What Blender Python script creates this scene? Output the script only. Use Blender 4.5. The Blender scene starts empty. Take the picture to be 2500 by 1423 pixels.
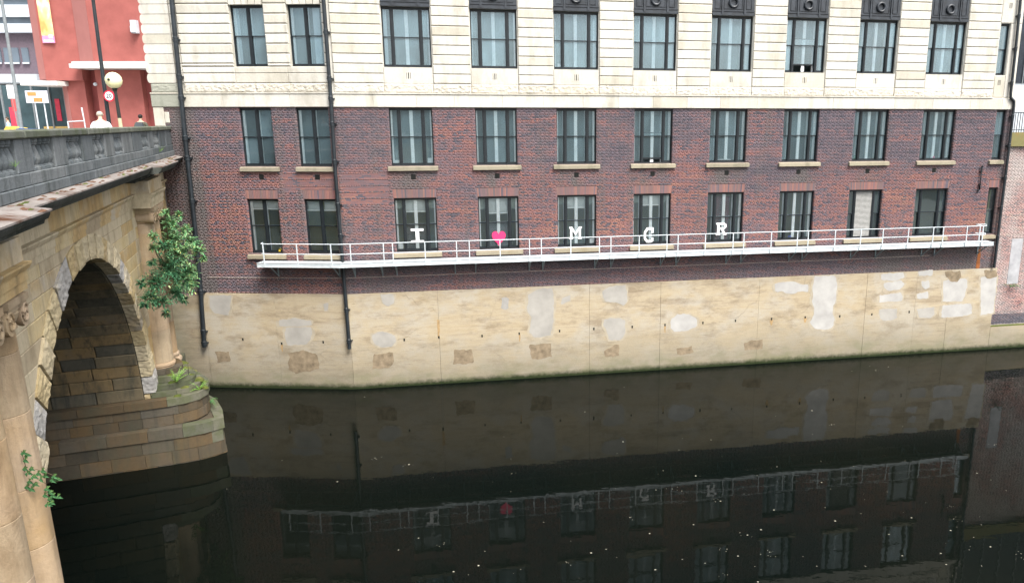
import bpy, bmesh, math, random
import numpy as np
from mathutils import Matrix, Vector, noise as mnoise

random.seed(7)
rng = np.random.default_rng(7)
S = bpy.context.scene
COL = S.collection

# ------------------------------------------------------------------ camera
CAM_H, CAM_PITCH, FPX, CX = 13.2368, 0.22187, 1819.0, 1442.956
cam_d = bpy.data.cameras.new('camera')
cam = bpy.data.objects.new('camera', cam_d)
COL.objects.link(cam)
cam.location = (0, 0, CAM_H)
cam.rotation_euler = (math.pi / 2 - CAM_PITCH, 0, 0)
cam_d.sensor_width = 36.0
cam_d.lens = 36.0 * FPX / 2500.0
cam_d.shift_x = (1250.0 - CX) / 2500.0
cam_d.clip_start = 0.1
cam_d.clip_end = 2000
S.camera = cam

# ------------------------------------------------------------------ sky, sun, exposure
SUN_EL, SUN_AZ = math.radians(55), math.radians(140)      # azimuth clockwise from +Y
W = bpy.data.worlds.new('World'); S.world = W; W.use_nodes = True
wn = W.node_tree; wn.nodes.clear()
sky = wn.nodes.new('ShaderNodeTexSky'); sky.sky_type = 'NISHITA'; sky.sun_disc = False
sky.sun_elevation = SUN_EL; sky.sun_rotation = SUN_AZ
sky.air_density = 1.0; sky.dust_density = 4.0; sky.ozone_density = 1.0
hsv = wn.nodes.new('ShaderNodeHueSaturation'); hsv.inputs['Saturation'].default_value = 0.36
bg = wn.nodes.new('ShaderNodeBackground'); bg.inputs['Strength'].default_value = 0.13
wo = wn.nodes.new('ShaderNodeOutputWorld')
wn.links.new(sky.outputs[0], hsv.inputs['Color'])
wn.links.new(hsv.outputs[0], bg.inputs['Color'])
wn.links.new(bg.outputs[0], wo.inputs['Surface'])
sun_d = bpy.data.lights.new('sun', 'SUN'); sun = bpy.data.objects.new('sun', sun_d); COL.objects.link(sun)
sun_d.energy = 2.0; sun_d.angle = math.radians(24); sun_d.color = (1.0, 0.965, 0.91)
sdir = Vector((math.sin(SUN_AZ) * math.cos(SUN_EL), math.cos(SUN_AZ) * math.cos(SUN_EL), math.sin(SUN_EL)))
sun.rotation_euler = sdir.to_track_quat('Z', 'Y').to_euler()
S.view_settings.view_transform = 'Standard'
S.view_settings.look = 'None'
S.view_settings.gamma = 1.0
S.view_settings.use_curve_mapping = False
S.view_settings.exposure = 1.5
S.render.engine = 'CYCLES'
S.cycles.use_denoising = True
S.cycles.max_bounces = 8
S.cycles.transparent_max_bounces = 16
S.cycles.sample_clamp_indirect = 6.0

# ------------------------------------------------------------------ frames
TM, TL, TB = 0.1905, -0.0416, math.atan2(0.3748, 0.9271)
C0 = Vector((-12.5074, 36.0, 0))
C2 = C0 + 0.4 * Vector((math.cos(TM), math.sin(TM), 0))
B0 = Vector((-20.05, 36.31, 0))
MAIN = Matrix.Translation(C0) @ Matrix.Rotation(TM, 4, 'Z')
LEFT = Matrix.Translation(C2) @ Matrix.Rotation(TL, 4, 'Z')
BRI = Matrix.Translation(B0) @ Matrix.Rotation(TB, 4, 'Z')
WORLD = Matrix.Identity(4)

def at(x, y, Y):
    """world point at depth Y that the measured photograph position (2500 wide) belongs to"""
    a, b = (x - CX) / FPX, -(y - 711.5) / FPX
    c, s = math.cos(CAM_PITCH), math.sin(CAM_PITCH)
    d = Vector((a, c + b * s, -s + b * c))
    return Vector((0, 0, CAM_H)) + d * (Y / d.y)

# ------------------------------------------------------------------ mesh helper
class MB:
    def __init__(s): s.v = []; s.f = []; s.tone = None
    def add(s, vs, fs):
        o = len(s.v); s.v += [tuple(p) for p in vs]; s.f += [tuple(i + o for i in f) for f in fs]; return s
    def box(s, x0, x1, y0, y1, z0, z1):
        return s.add([(x0,y0,z0),(x1,y0,z0),(x1,y1,z0),(x0,y1,z0),(x0,y0,z1),(x1,y0,z1),(x1,y1,z1),(x0,y1,z1)],
            [(0,3,2,1),(4,5,6,7),(0,1,5,4),(1,2,6,5),(2,3,7,6),(3,0,4,7)])
    def chbox(s, x0, x1, y0, y1, z0, z1, c=0.02):
        """box whose front (-y) face has chamfered edges"""
        return s.add([(x0,y1,z0),(x1,y1,z0),(x1,y1,z1),(x0,y1,z1),
                      (x0,y0+c,z0),(x1,y0+c,z0),(x1,y0+c,z1),(x0,y0+c,z1),
                      (x0+c,y0,z0+c),(x1-c,y0,z0+c),(x1-c,y0,z1-c),(x0+c,y0,z1-c)],
            [(8,9,10,11),(4,5,9,8),(5,6,10,9),(6,7,11,10),(7,4,8,11),(0,1,5,4),(1,2,6,5),(2,3,7,6),(3,0,4,7),(3,2,1,0)])
    def prism(s, poly, a, b, axis='y'):
        """polygon in the plane across the axis, from a to b"""
        n = len(poly)
        def P(p, q):
            if axis == 'y': return (p[0], q, p[1])
            if axis == 'z': return (p[0], p[1], q)
            return (q, p[0], p[1])
        vs = [P(p, a) for p in poly] + [P(p, b) for p in poly]
        fs = [tuple(range(n)), tuple(range(2*n-1, n-1, -1))] + [(i, i+n, (i+1) % n + n, (i+1) % n) for i in range(n)]
        return s.add(vs, fs)
    def tube(s, pts, r, n=8, caps=True):
        pts = [Vector(p) for p in pts]; rs = r if isinstance(r, (list, tuple)) else [r]*len(pts)
        o = len(s.v); m = len(pts); ref = None
        for i, p in enumerate(pts):
            d = (pts[min(i+1, m-1)] - pts[max(i-1, 0)]).normalized()
            if ref is None: ref = Vector((0,0,1)) if abs(d.z) < .9 else Vector((1,0,0))
            a = d.cross(ref).normalized(); b = d.cross(a).normalized()
            for k in range(n):
                t = 2*math.pi*k/n
                s.v.append(tuple(p + rs[i]*(math.cos(t)*a + math.sin(t)*b)))
        for i in range(m-1):
            for k in range(n):
                s.f.append((o+i*n+k, o+i*n+(k+1)%n, o+(i+1)*n+(k+1)%n, o+(i+1)*n+k))
        if caps:
            s.f.append(tuple(o+k for k in range(n))); s.f.append(tuple(o+(m-1)*n+k for k in range(n-1,-1,-1)))
        return s
    def lathe(s, prof, cx=0, cy=0, n=14):
        o = len(s.v); m = len(prof)
        for r, z in prof:
            for k in range(n):
                t = 2*math.pi*k/n; s.v.append((cx+r*math.cos(t), cy+r*math.sin(t), z))
        for i in range(m-1):
            for k in range(n):
                s.f.append((o+i*n+k, o+i*n+(k+1)%n, o+(i+1)*n+(k+1)%n, o+(i+1)*n+k))
        s.f.append(tuple(o+k for k in range(n-1,-1,-1))); s.f.append(tuple(o+(m-1)*n+k for k in range(n)))
        return s
    def ball(s, c, r, n=12, sq=1.0):
        pr = [(max(1e-3, r*math.sin(math.pi*i/8)), -r*sq*math.cos(math.pi*i/8)) for i in range(9)]
        o = len(s.v); s.lathe(pr, 0, 0, n)
        for i in range(o, len(s.v)):
            p = s.v[i]; s.v[i] = (p[0]+c[0], p[1]+c[1], p[2]+c[2])
        return s
    def mesh(s, name, mats, smooth=False, fmat=None):
        me = bpy.data.meshes.new(name); me.from_pydata(s.v, [], s.f); 
        for m in (mats if isinstance(mats, (list, tuple)) else [mats]): me.materials.append(m)
        if s.tone is not None:
            for k, arr in s.tone.items():
                at_ = me.attributes.new(k, 'FLOAT', 'FACE'); at_.data.foreach_set('value', arr)
        bm = bmesh.new(); bm.from_mesh(me); bmesh.ops.recalc_face_normals(bm, faces=bm.faces); bm.to_mesh(me); bm.free()
        if smooth: me.shade_smooth(); me.set_sharp_from_angle(angle=math.radians(38))
        me.update(); return me

WM = {}
def link(name, data, parent=None, M=WORLD, **props):
    o = bpy.data.objects.new(name, data); COL.objects.link(o)
    WM[o.name] = M.copy()
    if parent is not None:
        o.parent = parent; o.matrix_local = WM[parent.name].inverted() @ M
    else:
        o.matrix_local = M
    for k, v in props.items(): o[k] = v
    return o
def root(name, label, cat, M=WORLD, group=None):
    o = link(name, None, None, M, label=label, category=cat)
    o.empty_display_size = .3
    if group: o['group'] = group
    return o
def part(name, mb, mat, parent, M=WORLD, smooth=False, **props):
    return link(name, mb if isinstance(mb, bpy.types.Mesh) else mb.mesh(name, mat, smooth), parent, M, **props)
def T(x, y=0, z=0): return Matrix.Translation((x, y, z))

# ------------------------------------------------------------------ materials
def nmat(name):
    m = bpy.data.materials.new(name); m.use_nodes = True; nt = m.node_tree
    return m, nt, nt.nodes['Principled BSDF']
class N:
    """tiny node-building helper"""
    def __init__(s, nt): s.nt = nt
    def n(s, t, **kw):
        x = s.nt.nodes.new(t)
        for k, v in kw.items(): setattr(x, k, v)
        return x
    def l(s, a, b): s.nt.links.new(a, b)
    def coord(s, scale=(1,1,1), world=False, rot=(0,0,0)):
        if world:
            g = s.n('ShaderNodeNewGeometry').outputs['Position']
        else:
            g = s.n('ShaderNodeTexCoord').outputs['Object']
        mp = s.n('ShaderNodeMapping'); mp.inputs['Scale'].default_value = scale; mp.inputs['Rotation'].default_value = rot
        s.l(g, mp.inputs['Vector']); return mp.outputs[0]
    def noise(s, vec, scale, detail=4, rough=.55):
        x = s.n('ShaderNodeTexNoise'); x.inputs['Scale'].default_value = scale; x.inputs['Detail'].default_value = detail
        x.inputs['Roughness'].default_value = rough
        s.l(vec, x.inputs['Vector']); return x.outputs['Fac']
    def ramp(s, fac, stops, interp='LINEAR'):
        r = s.n('ShaderNodeValToRGB'); cr = r.color_ramp; cr.interpolation = interp
        while len(cr.elements) < len(stops): cr.elements.new(.5)
        for e, (p, c) in zip(cr.elements, stops):
            e.position = p; e.color = (*c, 1) if not isinstance(c, (int, float)) else (c, c, c, 1)
        s.l(fac, r.inputs['Fac']); return r.outputs['Color']
    def mix(s, fac, a, b, mode='MIX'):
        x = s.n('ShaderNodeMix', data_type='RGBA', blend_type=mode)
        for sock, v in ((x.inputs[0], fac), (x.inputs[6], a), (x.inputs[7], b)):
            if isinstance(v, (int, float)): sock.default_value = v
            elif isinstance(v, tuple): sock.default_value = (*v, 1)
            else: s.l(v, sock)
        return x.outputs[2]
    def math(s, op, a, b=0.0, c=0.0):
        x = s.n('ShaderNodeMath', operation=op)
        for sock, v in zip(x.inputs, (a, b, c)):
            if isinstance(v, (int, float)): sock.default_value = v
            else: s.l(v, sock)
        return x.outputs[0]
    def bump(s, bsdf, h, strength=.3, dist=.02):
        b = s.n('ShaderNodeBump'); b.inputs['Strength'].default_value = strength; b.inputs['Distance'].default_value = dist
        s.l(h, b.inputs['Height']); s.l(b.outputs[0], bsdf.inputs['Normal'])
    def sep(s, v):
        x = s.n('ShaderNodeSeparateXYZ'); s.l(v, x.inputs[0]); return x.outputs

def plain(name, col, rough=.7, metal=0.0, spec=.3, var=.15, scale=6, bump=.0):
    m, nt, b = nmat(name); k = N(nt)
    v = k.coord(world=True)
    f = k.noise(v, scale)
    lo = tuple(c*(1-var) for c in col); hi = tuple(min(1, c*(1+var)) for c in col)
    k.l(k.ramp(f, [(.3, lo), (.7, hi)]), b.inputs['Base Color'])
    b.inputs['Roughness'].default_value = rough; b.inputs['Metallic'].default_value = metal
    b.inputs['Specular IOR Level'].default_value = spec
    if bump: k.bump(b, k.noise(v, scale*4), bump, .01)
    return m

def stone(name, stops, grain=14, bump=.35, dirt=(.08,.08,.06), dirt_amt=.35, rough_face=0.0, streak=0.0, moss=0.0, mossz=None, spec=.15):
    """ashlar: each block its own tone (object random), grain, blotches, vertical streaks, optional moss"""
    m, nt, b = nmat(name); k = N(nt)
    v = k.coord(world=True)
    oi = k.n('ShaderNodeObjectInfo').outputs['Random']
    vv = k.noise(v, .9, 3)
    f = k.math('ADD', k.math('MULTIPLY', oi, .75), k.math('MULTIPLY', vv, .5)); f = k.math('SUBTRACT', f, .12)
    c = k.ramp(f, stops)
    g = k.noise(v, grain, 6, .7)
    c = k.mix(.5, c, k.ramp(g, [(.25, .62), (.75, 1.0)]), 'MULTIPLY')
    d = k.noise(k.coord((1,1,.35), world=True), 1.6, 5, .6)
    c = k.mix(k.math('MULTIPLY', k.ramp(d, [(.5, 0.0), (.72, 1.0)]), dirt_amt), c, dirt)
    if streak:
        st = k.noise(k.coord((3.5,3.5,.18), world=True), 1.5, 5, .65)
        c = k.mix(k.math('MULTIPLY', k.ramp(st, [(.52, 0.0), (.7, 1.0)]), streak), c, (.035,.037,.033))
    if moss:
        ms = k.noise(v, 2.2, 5, .6)
        c = k.mix(k.math('MULTIPLY', k.ramp(ms, [(.5-.25*moss, 0.0), (.62, 1.0)]), moss), c, (.058,.075,.022))
    k.l(c, b.inputs['Base Color'])
    b.inputs['Roughness'].default_value = .88; b.inputs['Specular IOR Level'].default_value = spec
    h = k.math('ADD', k.noise(v, grain*1.7, 6, .65), k.math('MULTIPLY', k.noise(v, 2.5, 3), .5))
    if rough_face:
        vo = k.n('ShaderNodeTexVoronoi', feature='SMOOTH_F1'); vo.inputs['Scale'].default_value = 7
        k.l(v, vo.inputs['Vector'])
        h = k.math('ADD', h, k.math('MULTIPLY', vo.outputs['Distance'], rough_face))
    k.bump(b, h, bump, .03)
    return m

# brick: tone and soot come as face attributes set per brick
def brick_mat():
    m, nt, b = nmat('brick'); k = N(nt)
    t = k.n('ShaderNodeAttribute', attribute_name='tone').outputs['Fac']
    so = k.n('ShaderNodeAttribute', attribute_name='soot').outputs['Fac']
    c = k.ramp(t, [(0, (.09,.088,.108)), (.2, (.138,.116,.138)), (.4, (.178,.13,.144)), (.6, (.228,.13,.132)), (.8, (.285,.136,.12)), (1, (.33,.17,.135))])
    v = k.coord(world=True)
    c = k.mix(.6, c, k.ramp(k.noise(v, 30, 4), [(.3, .7), (.7, 1.0)]), 'MULTIPLY')
    big = k.ramp(k.noise(k.coord((.5,.5,1), world=True), .8, 5), [(.3, .8), (.7, 1.0)])
    c = k.mix(.8, c, big, 'MULTIPLY')
    c = k.mix(so, c, (.118,.108,.104))
    k.l(c, b.inputs['Base Color']); b.inputs['Roughness'].default_value = .85; b.inputs['Specular IOR Level'].default_value = .2
    k.bump(b, k.noise(v, 60, 3), .3, .006)
    return m

def concrete_mat():
    m, nt, b = nmat('river_wall_concrete'); k = N(nt)
    v = k.coord(world=True); z = k.sep(v)[2]
    oi = k.n('ShaderNodeObjectInfo').outputs['Random']
    warp = k.noise(v, .5, 3)
    # boarded pour marks: long thin horizontal variations
    h1 = k.noise(k.coord((.16,.16,2.6), world=True), 1.7, 8, .72)
    h1 = k.math('ADD', h1, k.math('MULTIPLY', k.math('SUBTRACT', oi, .5), .10))
    c = k.ramp(h1, [(.28, (.25,.20,.135)), (.40, (.355,.293,.205)), (.5, (.425,.358,.25)), (.6, (.38,.31,.205)), (.74, (.44,.385,.285))])
    bl = k.noise(k.coord((.7,.7,1.1), world=True), .8, 6, .65)
    c = k.mix(k.math('MULTIPLY', k.ramp(bl, [(.45, 0.0), (.62, 1.0)]), .7), c, (.40,.37,.31))
    bl2 = k.noise(k.coord((.6,.6,1.5), world=True), 1.1, 8, .72)
    c = k.mix(k.math('MULTIPLY', k.ramp(bl2, [(.49, 0.0), (.64, 1.0)]), .7), c, (.235,.185,.125))
    # smeared scrape marks and hairline cracks
    for sc_, lo, col, am in ((1.1, .605, (.20,.155,.10), .75), (2.3, .63, (.46,.43,.37), .6)):
        sc = k.noise(k.coord((.55,.55,7), world=True), sc_*2, 9, .78)
        c = k.mix(k.ramp(sc, [(lo-.02, 0.0), (lo+.04, am)]), c, col)
    cr = k.n('ShaderNodeTexVoronoi', feature='DISTANCE_TO_EDGE'); cr.inputs['Scale'].default_value = .55
    cv = k.mix(.35, k.coord((.5,.5,1.0), world=True), k.n('ShaderNodeTexNoise').outputs['Color'])
    k.l(cv, cr.inputs['Vector'])
    cm = k.math('MULTIPLY', k.ramp(cr.outputs['Distance'], [(.0, 1.0), (.005, 0.0)]), k.ramp(k.noise(v, .45, 2), [(.56, 0.0), (.64, .4)]))
    c = k.mix(cm, c, (.13,.11,.08))
    # tide staining: a worn, greyer foot of the wall with a wavering top
    wob = k.math('ADD', z, k.math('MULTIPLY', k.noise(v, .6, 5), 1.6))
    c = k.mix(k.ramp(k.math('DIVIDE', wob, 4.4), [(.22, .85), (.8, 0.0)]), c, (.215,.192,.142))
    gm = k.math('MULTIPLY', k.ramp(k.math('DIVIDE', wob, 2.6), [(.3, 1.0), (.75, 0.0)]), k.ramp(k.noise(k.coord((.6,.6,1.2), world=True), 1.8, 6), [(.42, 0.0), (.62, .7)]))
    c = k.mix(gm, c, (.15,.155,.08))
    x = k.sep(v)[0]                                       # the damp corner by the bridge is green
    dmp = k.math('MULTIPLY', k.ramp(k.math('ADD', k.math('MULTIPLY', k.math('ADD', x, 22.5), .25), k.math('MULTIPLY', warp, .7)), [(.45, .8), (1.0, 0.0)]), .9)
    c = k.mix(dmp, c, (.20,.205,.135))
    c = k.mix(.4, c, k.ramp(k.noise(v, 16, 7, .75), [(.3, .68), (.7, 1.0)]), 'MULTIPLY')
    al = k.ramp(k.math('ADD', z, k.math('MULTIPLY', k.noise(v, 3.5, 6, .75), .34)), [(.26, 1.0), (.5, 0.0)])
    c = k.mix(al, c, (.022,.03,.012))
    k.l(c, b.inputs['Base Color']); b.inputs['Roughness'].default_value = .9; b.inputs['Specular IOR Level'].default_value = .12
    k.bump(b, k.math('ADD', h1, k.noise(v, 18, 6)), .4, .02)
    return m

def glass_mat(name, tint=(.965,.99,.985), base=.02, ior=1.4, reflection_haze=.10):
    m, nt, b = nmat(name); k = N(nt); nt.nodes.remove(b)
    out = nt.nodes['Material Output']
    tr = k.n('ShaderNodeBsdfTransparent'); tr.inputs[0].default_value = (*tint, 1)
    gl = k.n('ShaderNodeBsdfGlossy'); gl.inputs['Roughness'].default_value = .02; gl.inputs[0].default_value = (.86,.95,1,1)
    fr = k.n('ShaderNodeFresnel'); fr.inputs[0].default_value = ior
    f = k.math('ADD', fr.outputs[0], base)
    mx = k.n('ShaderNodeMixShader'); k.l(f, mx.inputs[0]); k.l(tr.outputs[0], mx.inputs[1]); k.l(gl.outputs[0], mx.inputs[2])
    bp = k.n('ShaderNodeBump'); bp.inputs['Strength'].default_value = .12; bp.inputs['Distance'].default_value = .02
    k.l(k.noise(k.coord(world=True), 1.6, 2), bp.inputs['Height']); k.l(bp.outputs[0], gl.inputs['Normal'])
    # pale blue diffuse tint painted in for reflections on the panes
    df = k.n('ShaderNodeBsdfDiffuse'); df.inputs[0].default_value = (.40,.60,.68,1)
    fm = k.n('ShaderNodeMixShader'); k.l(k.math('MULTIPLY', k.ramp(k.noise(k.coord((1.5,1.5,.6), world=True), 1.3, 5, .65), [(.25, .5), (.75, 1.4)]), k.math('MULTIPLY', k.math('ADD', k.math('MULTIPLY', k.n('ShaderNodeObjectInfo').outputs['Random'], .9), .55), reflection_haze)), fm.inputs[0])
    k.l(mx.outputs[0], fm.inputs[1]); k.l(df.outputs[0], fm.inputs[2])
    k.l(fm.outputs[0], out.inputs['Surface'])
    return m

def water_mat():
    m, nt, b = nmat('river_water'); k = N(nt)
    v = k.coord(world=True)
    c = k.ramp(k.noise(v, .12, 3), [(.3, (.0018,.0034,.003)), (.7, (.004,.005,.0035))])
    k.l(c, b.inputs['Base Color'])
    b.inputs['Roughness'].default_value = .015; b.inputs['IOR'].default_value = 1.165; b.inputs['Specular IOR Level'].default_value = .5
    h = k.math('ADD', k.noise(k.coord((.5,1.0,1), world=True), 1.1, 3, .5), k.math('MULTIPLY', k.noise(v, 4.5, 2), .16))
    k.bump(b, h, .065, .05)
    return m

M_brick = brick_mat()
M_mortar = plain('mortar', (.175,.128,.124), .95, var=.25, scale=3, spec=.1)
M_rubbed = brick_mat(); M_rubbed.name = 'rubbed_brick'
M_white = stone('white_stone', [(0, (.47,.445,.38)), (.3, (.60,.58,.52)), (.65, (.57,.545,.485)), (.85, (.52,.49,.41)), (1, (.44,.41,.34))], grain=10, bump=.25, dirt=(.30,.275,.215), dirt_amt=.6, streak=.09)
M_white_rough = stone('white_stone_rock_faced', [(0, (.54,.50,.42)), (.6, (.62,.59,.52)), (1, (.56,.51,.42))], grain=10, bump=.9, dirt=(.34,.30,.22), dirt_amt=.5, rough_face=1.4)
M_white_dirty = stone('weathered_white_stone', [(0, (.27,.28,.23)), (1, (.42,.41,.35))], grain=9, bump=.5, dirt=(.14,.15,.11), dirt_amt=.7)
M_sill = stone('sill_stone', [(0, (.27,.24,.18)), (1, (.36,.32,.235))], grain=12, bump=.3, dirt=(.12,.115,.075), dirt_amt=.6)
M_sill3 = stone('buff_sill_stone', [(0, (.27,.235,.17)), (1, (.33,.29,.215))], grain=12, bump=.3, dirt=(.2,.16,.09), dirt_amt=.5)
M_conc = concrete_mat()
M_patch = {'g': plain('grey_repair_mortar', (.325,.31,.28), .92, var=.13, scale=1.6, bump=.15, spec=.1),
           'w': plain('pale_repair_mortar', (.375,.365,.345), .92, var=.13, scale=1.6, bump=.15, spec=.1),
           'b': plain('old_brown_render', (.215,.17,.115), .95, var=.3, scale=4, bump=.5, spec=.1),
           'd': plain('dark_repair_mortar', (.30,.29,.27), .92, var=.1, scale=5, bump=.2, spec=.1)}
M_frame = plain('black_window_paint', (.012,.016,.019), .42, var=.3, spec=.4)
M_iron = plain('cast_iron', (.022,.027,.034), .48, var=.45, scale=4, spec=.5, bump=.2)
M_pipe = plain('pipe_paint', (.013,.018,.022), .4, var=.4, scale=3, spec=.5)
M_whitep = plain('white_gloss_paint', (.74,.76,.75), .45, var=.05)
M_lin = plain('white_lining', (.92,.93,.93), .6, var=.05)
M_blind = plain('roller_blind', (.50,.54,.54), .8, var=.05, scale=2)
M_olive = plain('olive_wall', (.36,.34,.19), .9, var=.06, scale=1)
M_office = plain('office_wall', (.20,.235,.23), .9, var=.1, scale=1)
M_ceil = plain('office_ceiling', (.55,.56,.53), .9, var=.05, scale=1)
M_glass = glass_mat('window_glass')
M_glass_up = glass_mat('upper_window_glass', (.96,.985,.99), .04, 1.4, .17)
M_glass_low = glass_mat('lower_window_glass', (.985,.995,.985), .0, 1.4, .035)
M_galv = plain('galvanised_steel', (.56,.61,.63), .45, .1, var=.08, scale=5)
M_galv_d = plain('dull_galvanised_steel', (.26,.32,.34), .5, .4, var=.15, scale=5)
M_dark = plain('dark_void', (.01,.011,.01), .9, var=.2)
M_letter = plain('white_letter_board', (.78,.78,.78), .6, var=.02)
M_pink = plain('pink_card', (.80,.035,.14), .6, var=.04)
SAND = [(0, (.36,.29,.195)), (.22, (.50,.42,.29)), (.45, (.57,.49,.345)), (.62, (.56,.45,.26)), (.78, (.50,.35,.165)), (.88, (.52,.43,.29)), (1, (.47,.45,.42))]
M_sand = stone('sandstone', SAND, grain=9, bump=.4, dirt=(.17,.13,.075), dirt_amt=.6, streak=.2)
M_sand_rock = stone('rock_faced_sandstone', [(0, (.36,.35,.34)), (.2, (.40,.385,.36)), (.28, (.52,.45,.32)), (.7, (.52,.43,.26)), (.85, (.47,.36,.19)), (1, (.33,.32,.30))], grain=11, bump=.8, dirt=(.16,.13,.085), dirt_amt=.3, rough_face=2.4)
M_sand_col = stone('column_sandstone', [(0, (.30,.22,.135)), (.25, (.43,.34,.23)), (.5, (.42,.29,.155)), (.75, (.46,.355,.25)), (1, (.38,.265,.155))], grain=9, bump=.5, dirt=(.17,.115,.065), dirt_amt=.65, streak=.25)
M_soot = stone('soot_black_stone', [(0, (.04,.046,.042)), (.5, (.06,.066,.06)), (1, (.09,.092,.082))], grain=8, bump=.7, dirt=(.018,.026,.016), dirt_amt=.7, streak=.3)
M_sand_dark = stone('soot_dark_stone', [(0, (.10,.116,.125)), (.5, (.15,.166,.174)), (1, (.21,.222,.225))], grain=8, bump=.6, dirt=(.04,.05,.045), dirt_amt=.6, streak=.55)
M_cop = stone('parapet_coping_stone', [(0, (.11,.12,.105)), (1, (.19,.195,.165))], grain=8, bump=.5, dirt=(.04,.055,.03), dirt_amt=.7, moss=.4)
M_ledge = stone('ledge_stone', [(0, (.20,.18,.165)), (1, (.29,.262,.245))], grain=6, bump=.6, dirt=(.075,.032,.016), dirt_amt=1.0)
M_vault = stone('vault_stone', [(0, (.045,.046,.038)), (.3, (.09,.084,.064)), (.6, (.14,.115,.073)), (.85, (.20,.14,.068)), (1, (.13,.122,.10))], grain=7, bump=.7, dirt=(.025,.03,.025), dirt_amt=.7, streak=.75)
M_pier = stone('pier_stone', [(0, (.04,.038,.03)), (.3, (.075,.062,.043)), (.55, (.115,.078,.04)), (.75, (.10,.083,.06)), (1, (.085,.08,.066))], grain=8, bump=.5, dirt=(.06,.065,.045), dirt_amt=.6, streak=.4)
M_pier_moss = stone('mossy_pier_stone', [(0, (.075,.08,.06)), (1, (.16,.15,.115))], grain=8, bump=.5, dirt=(.055,.062,.034), dirt_amt=.7, moss=.5)
M_moss = stone('moss', [(0, (.035,.06,.012)), (.3, (.08,.10,.02)), (.6, (.11,.115,.03)), (1, (.17,.155,.07))], grain=18, bump=1.0, dirt=(.03,.05,.012), dirt_amt=.9)
M_leaf = None

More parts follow.
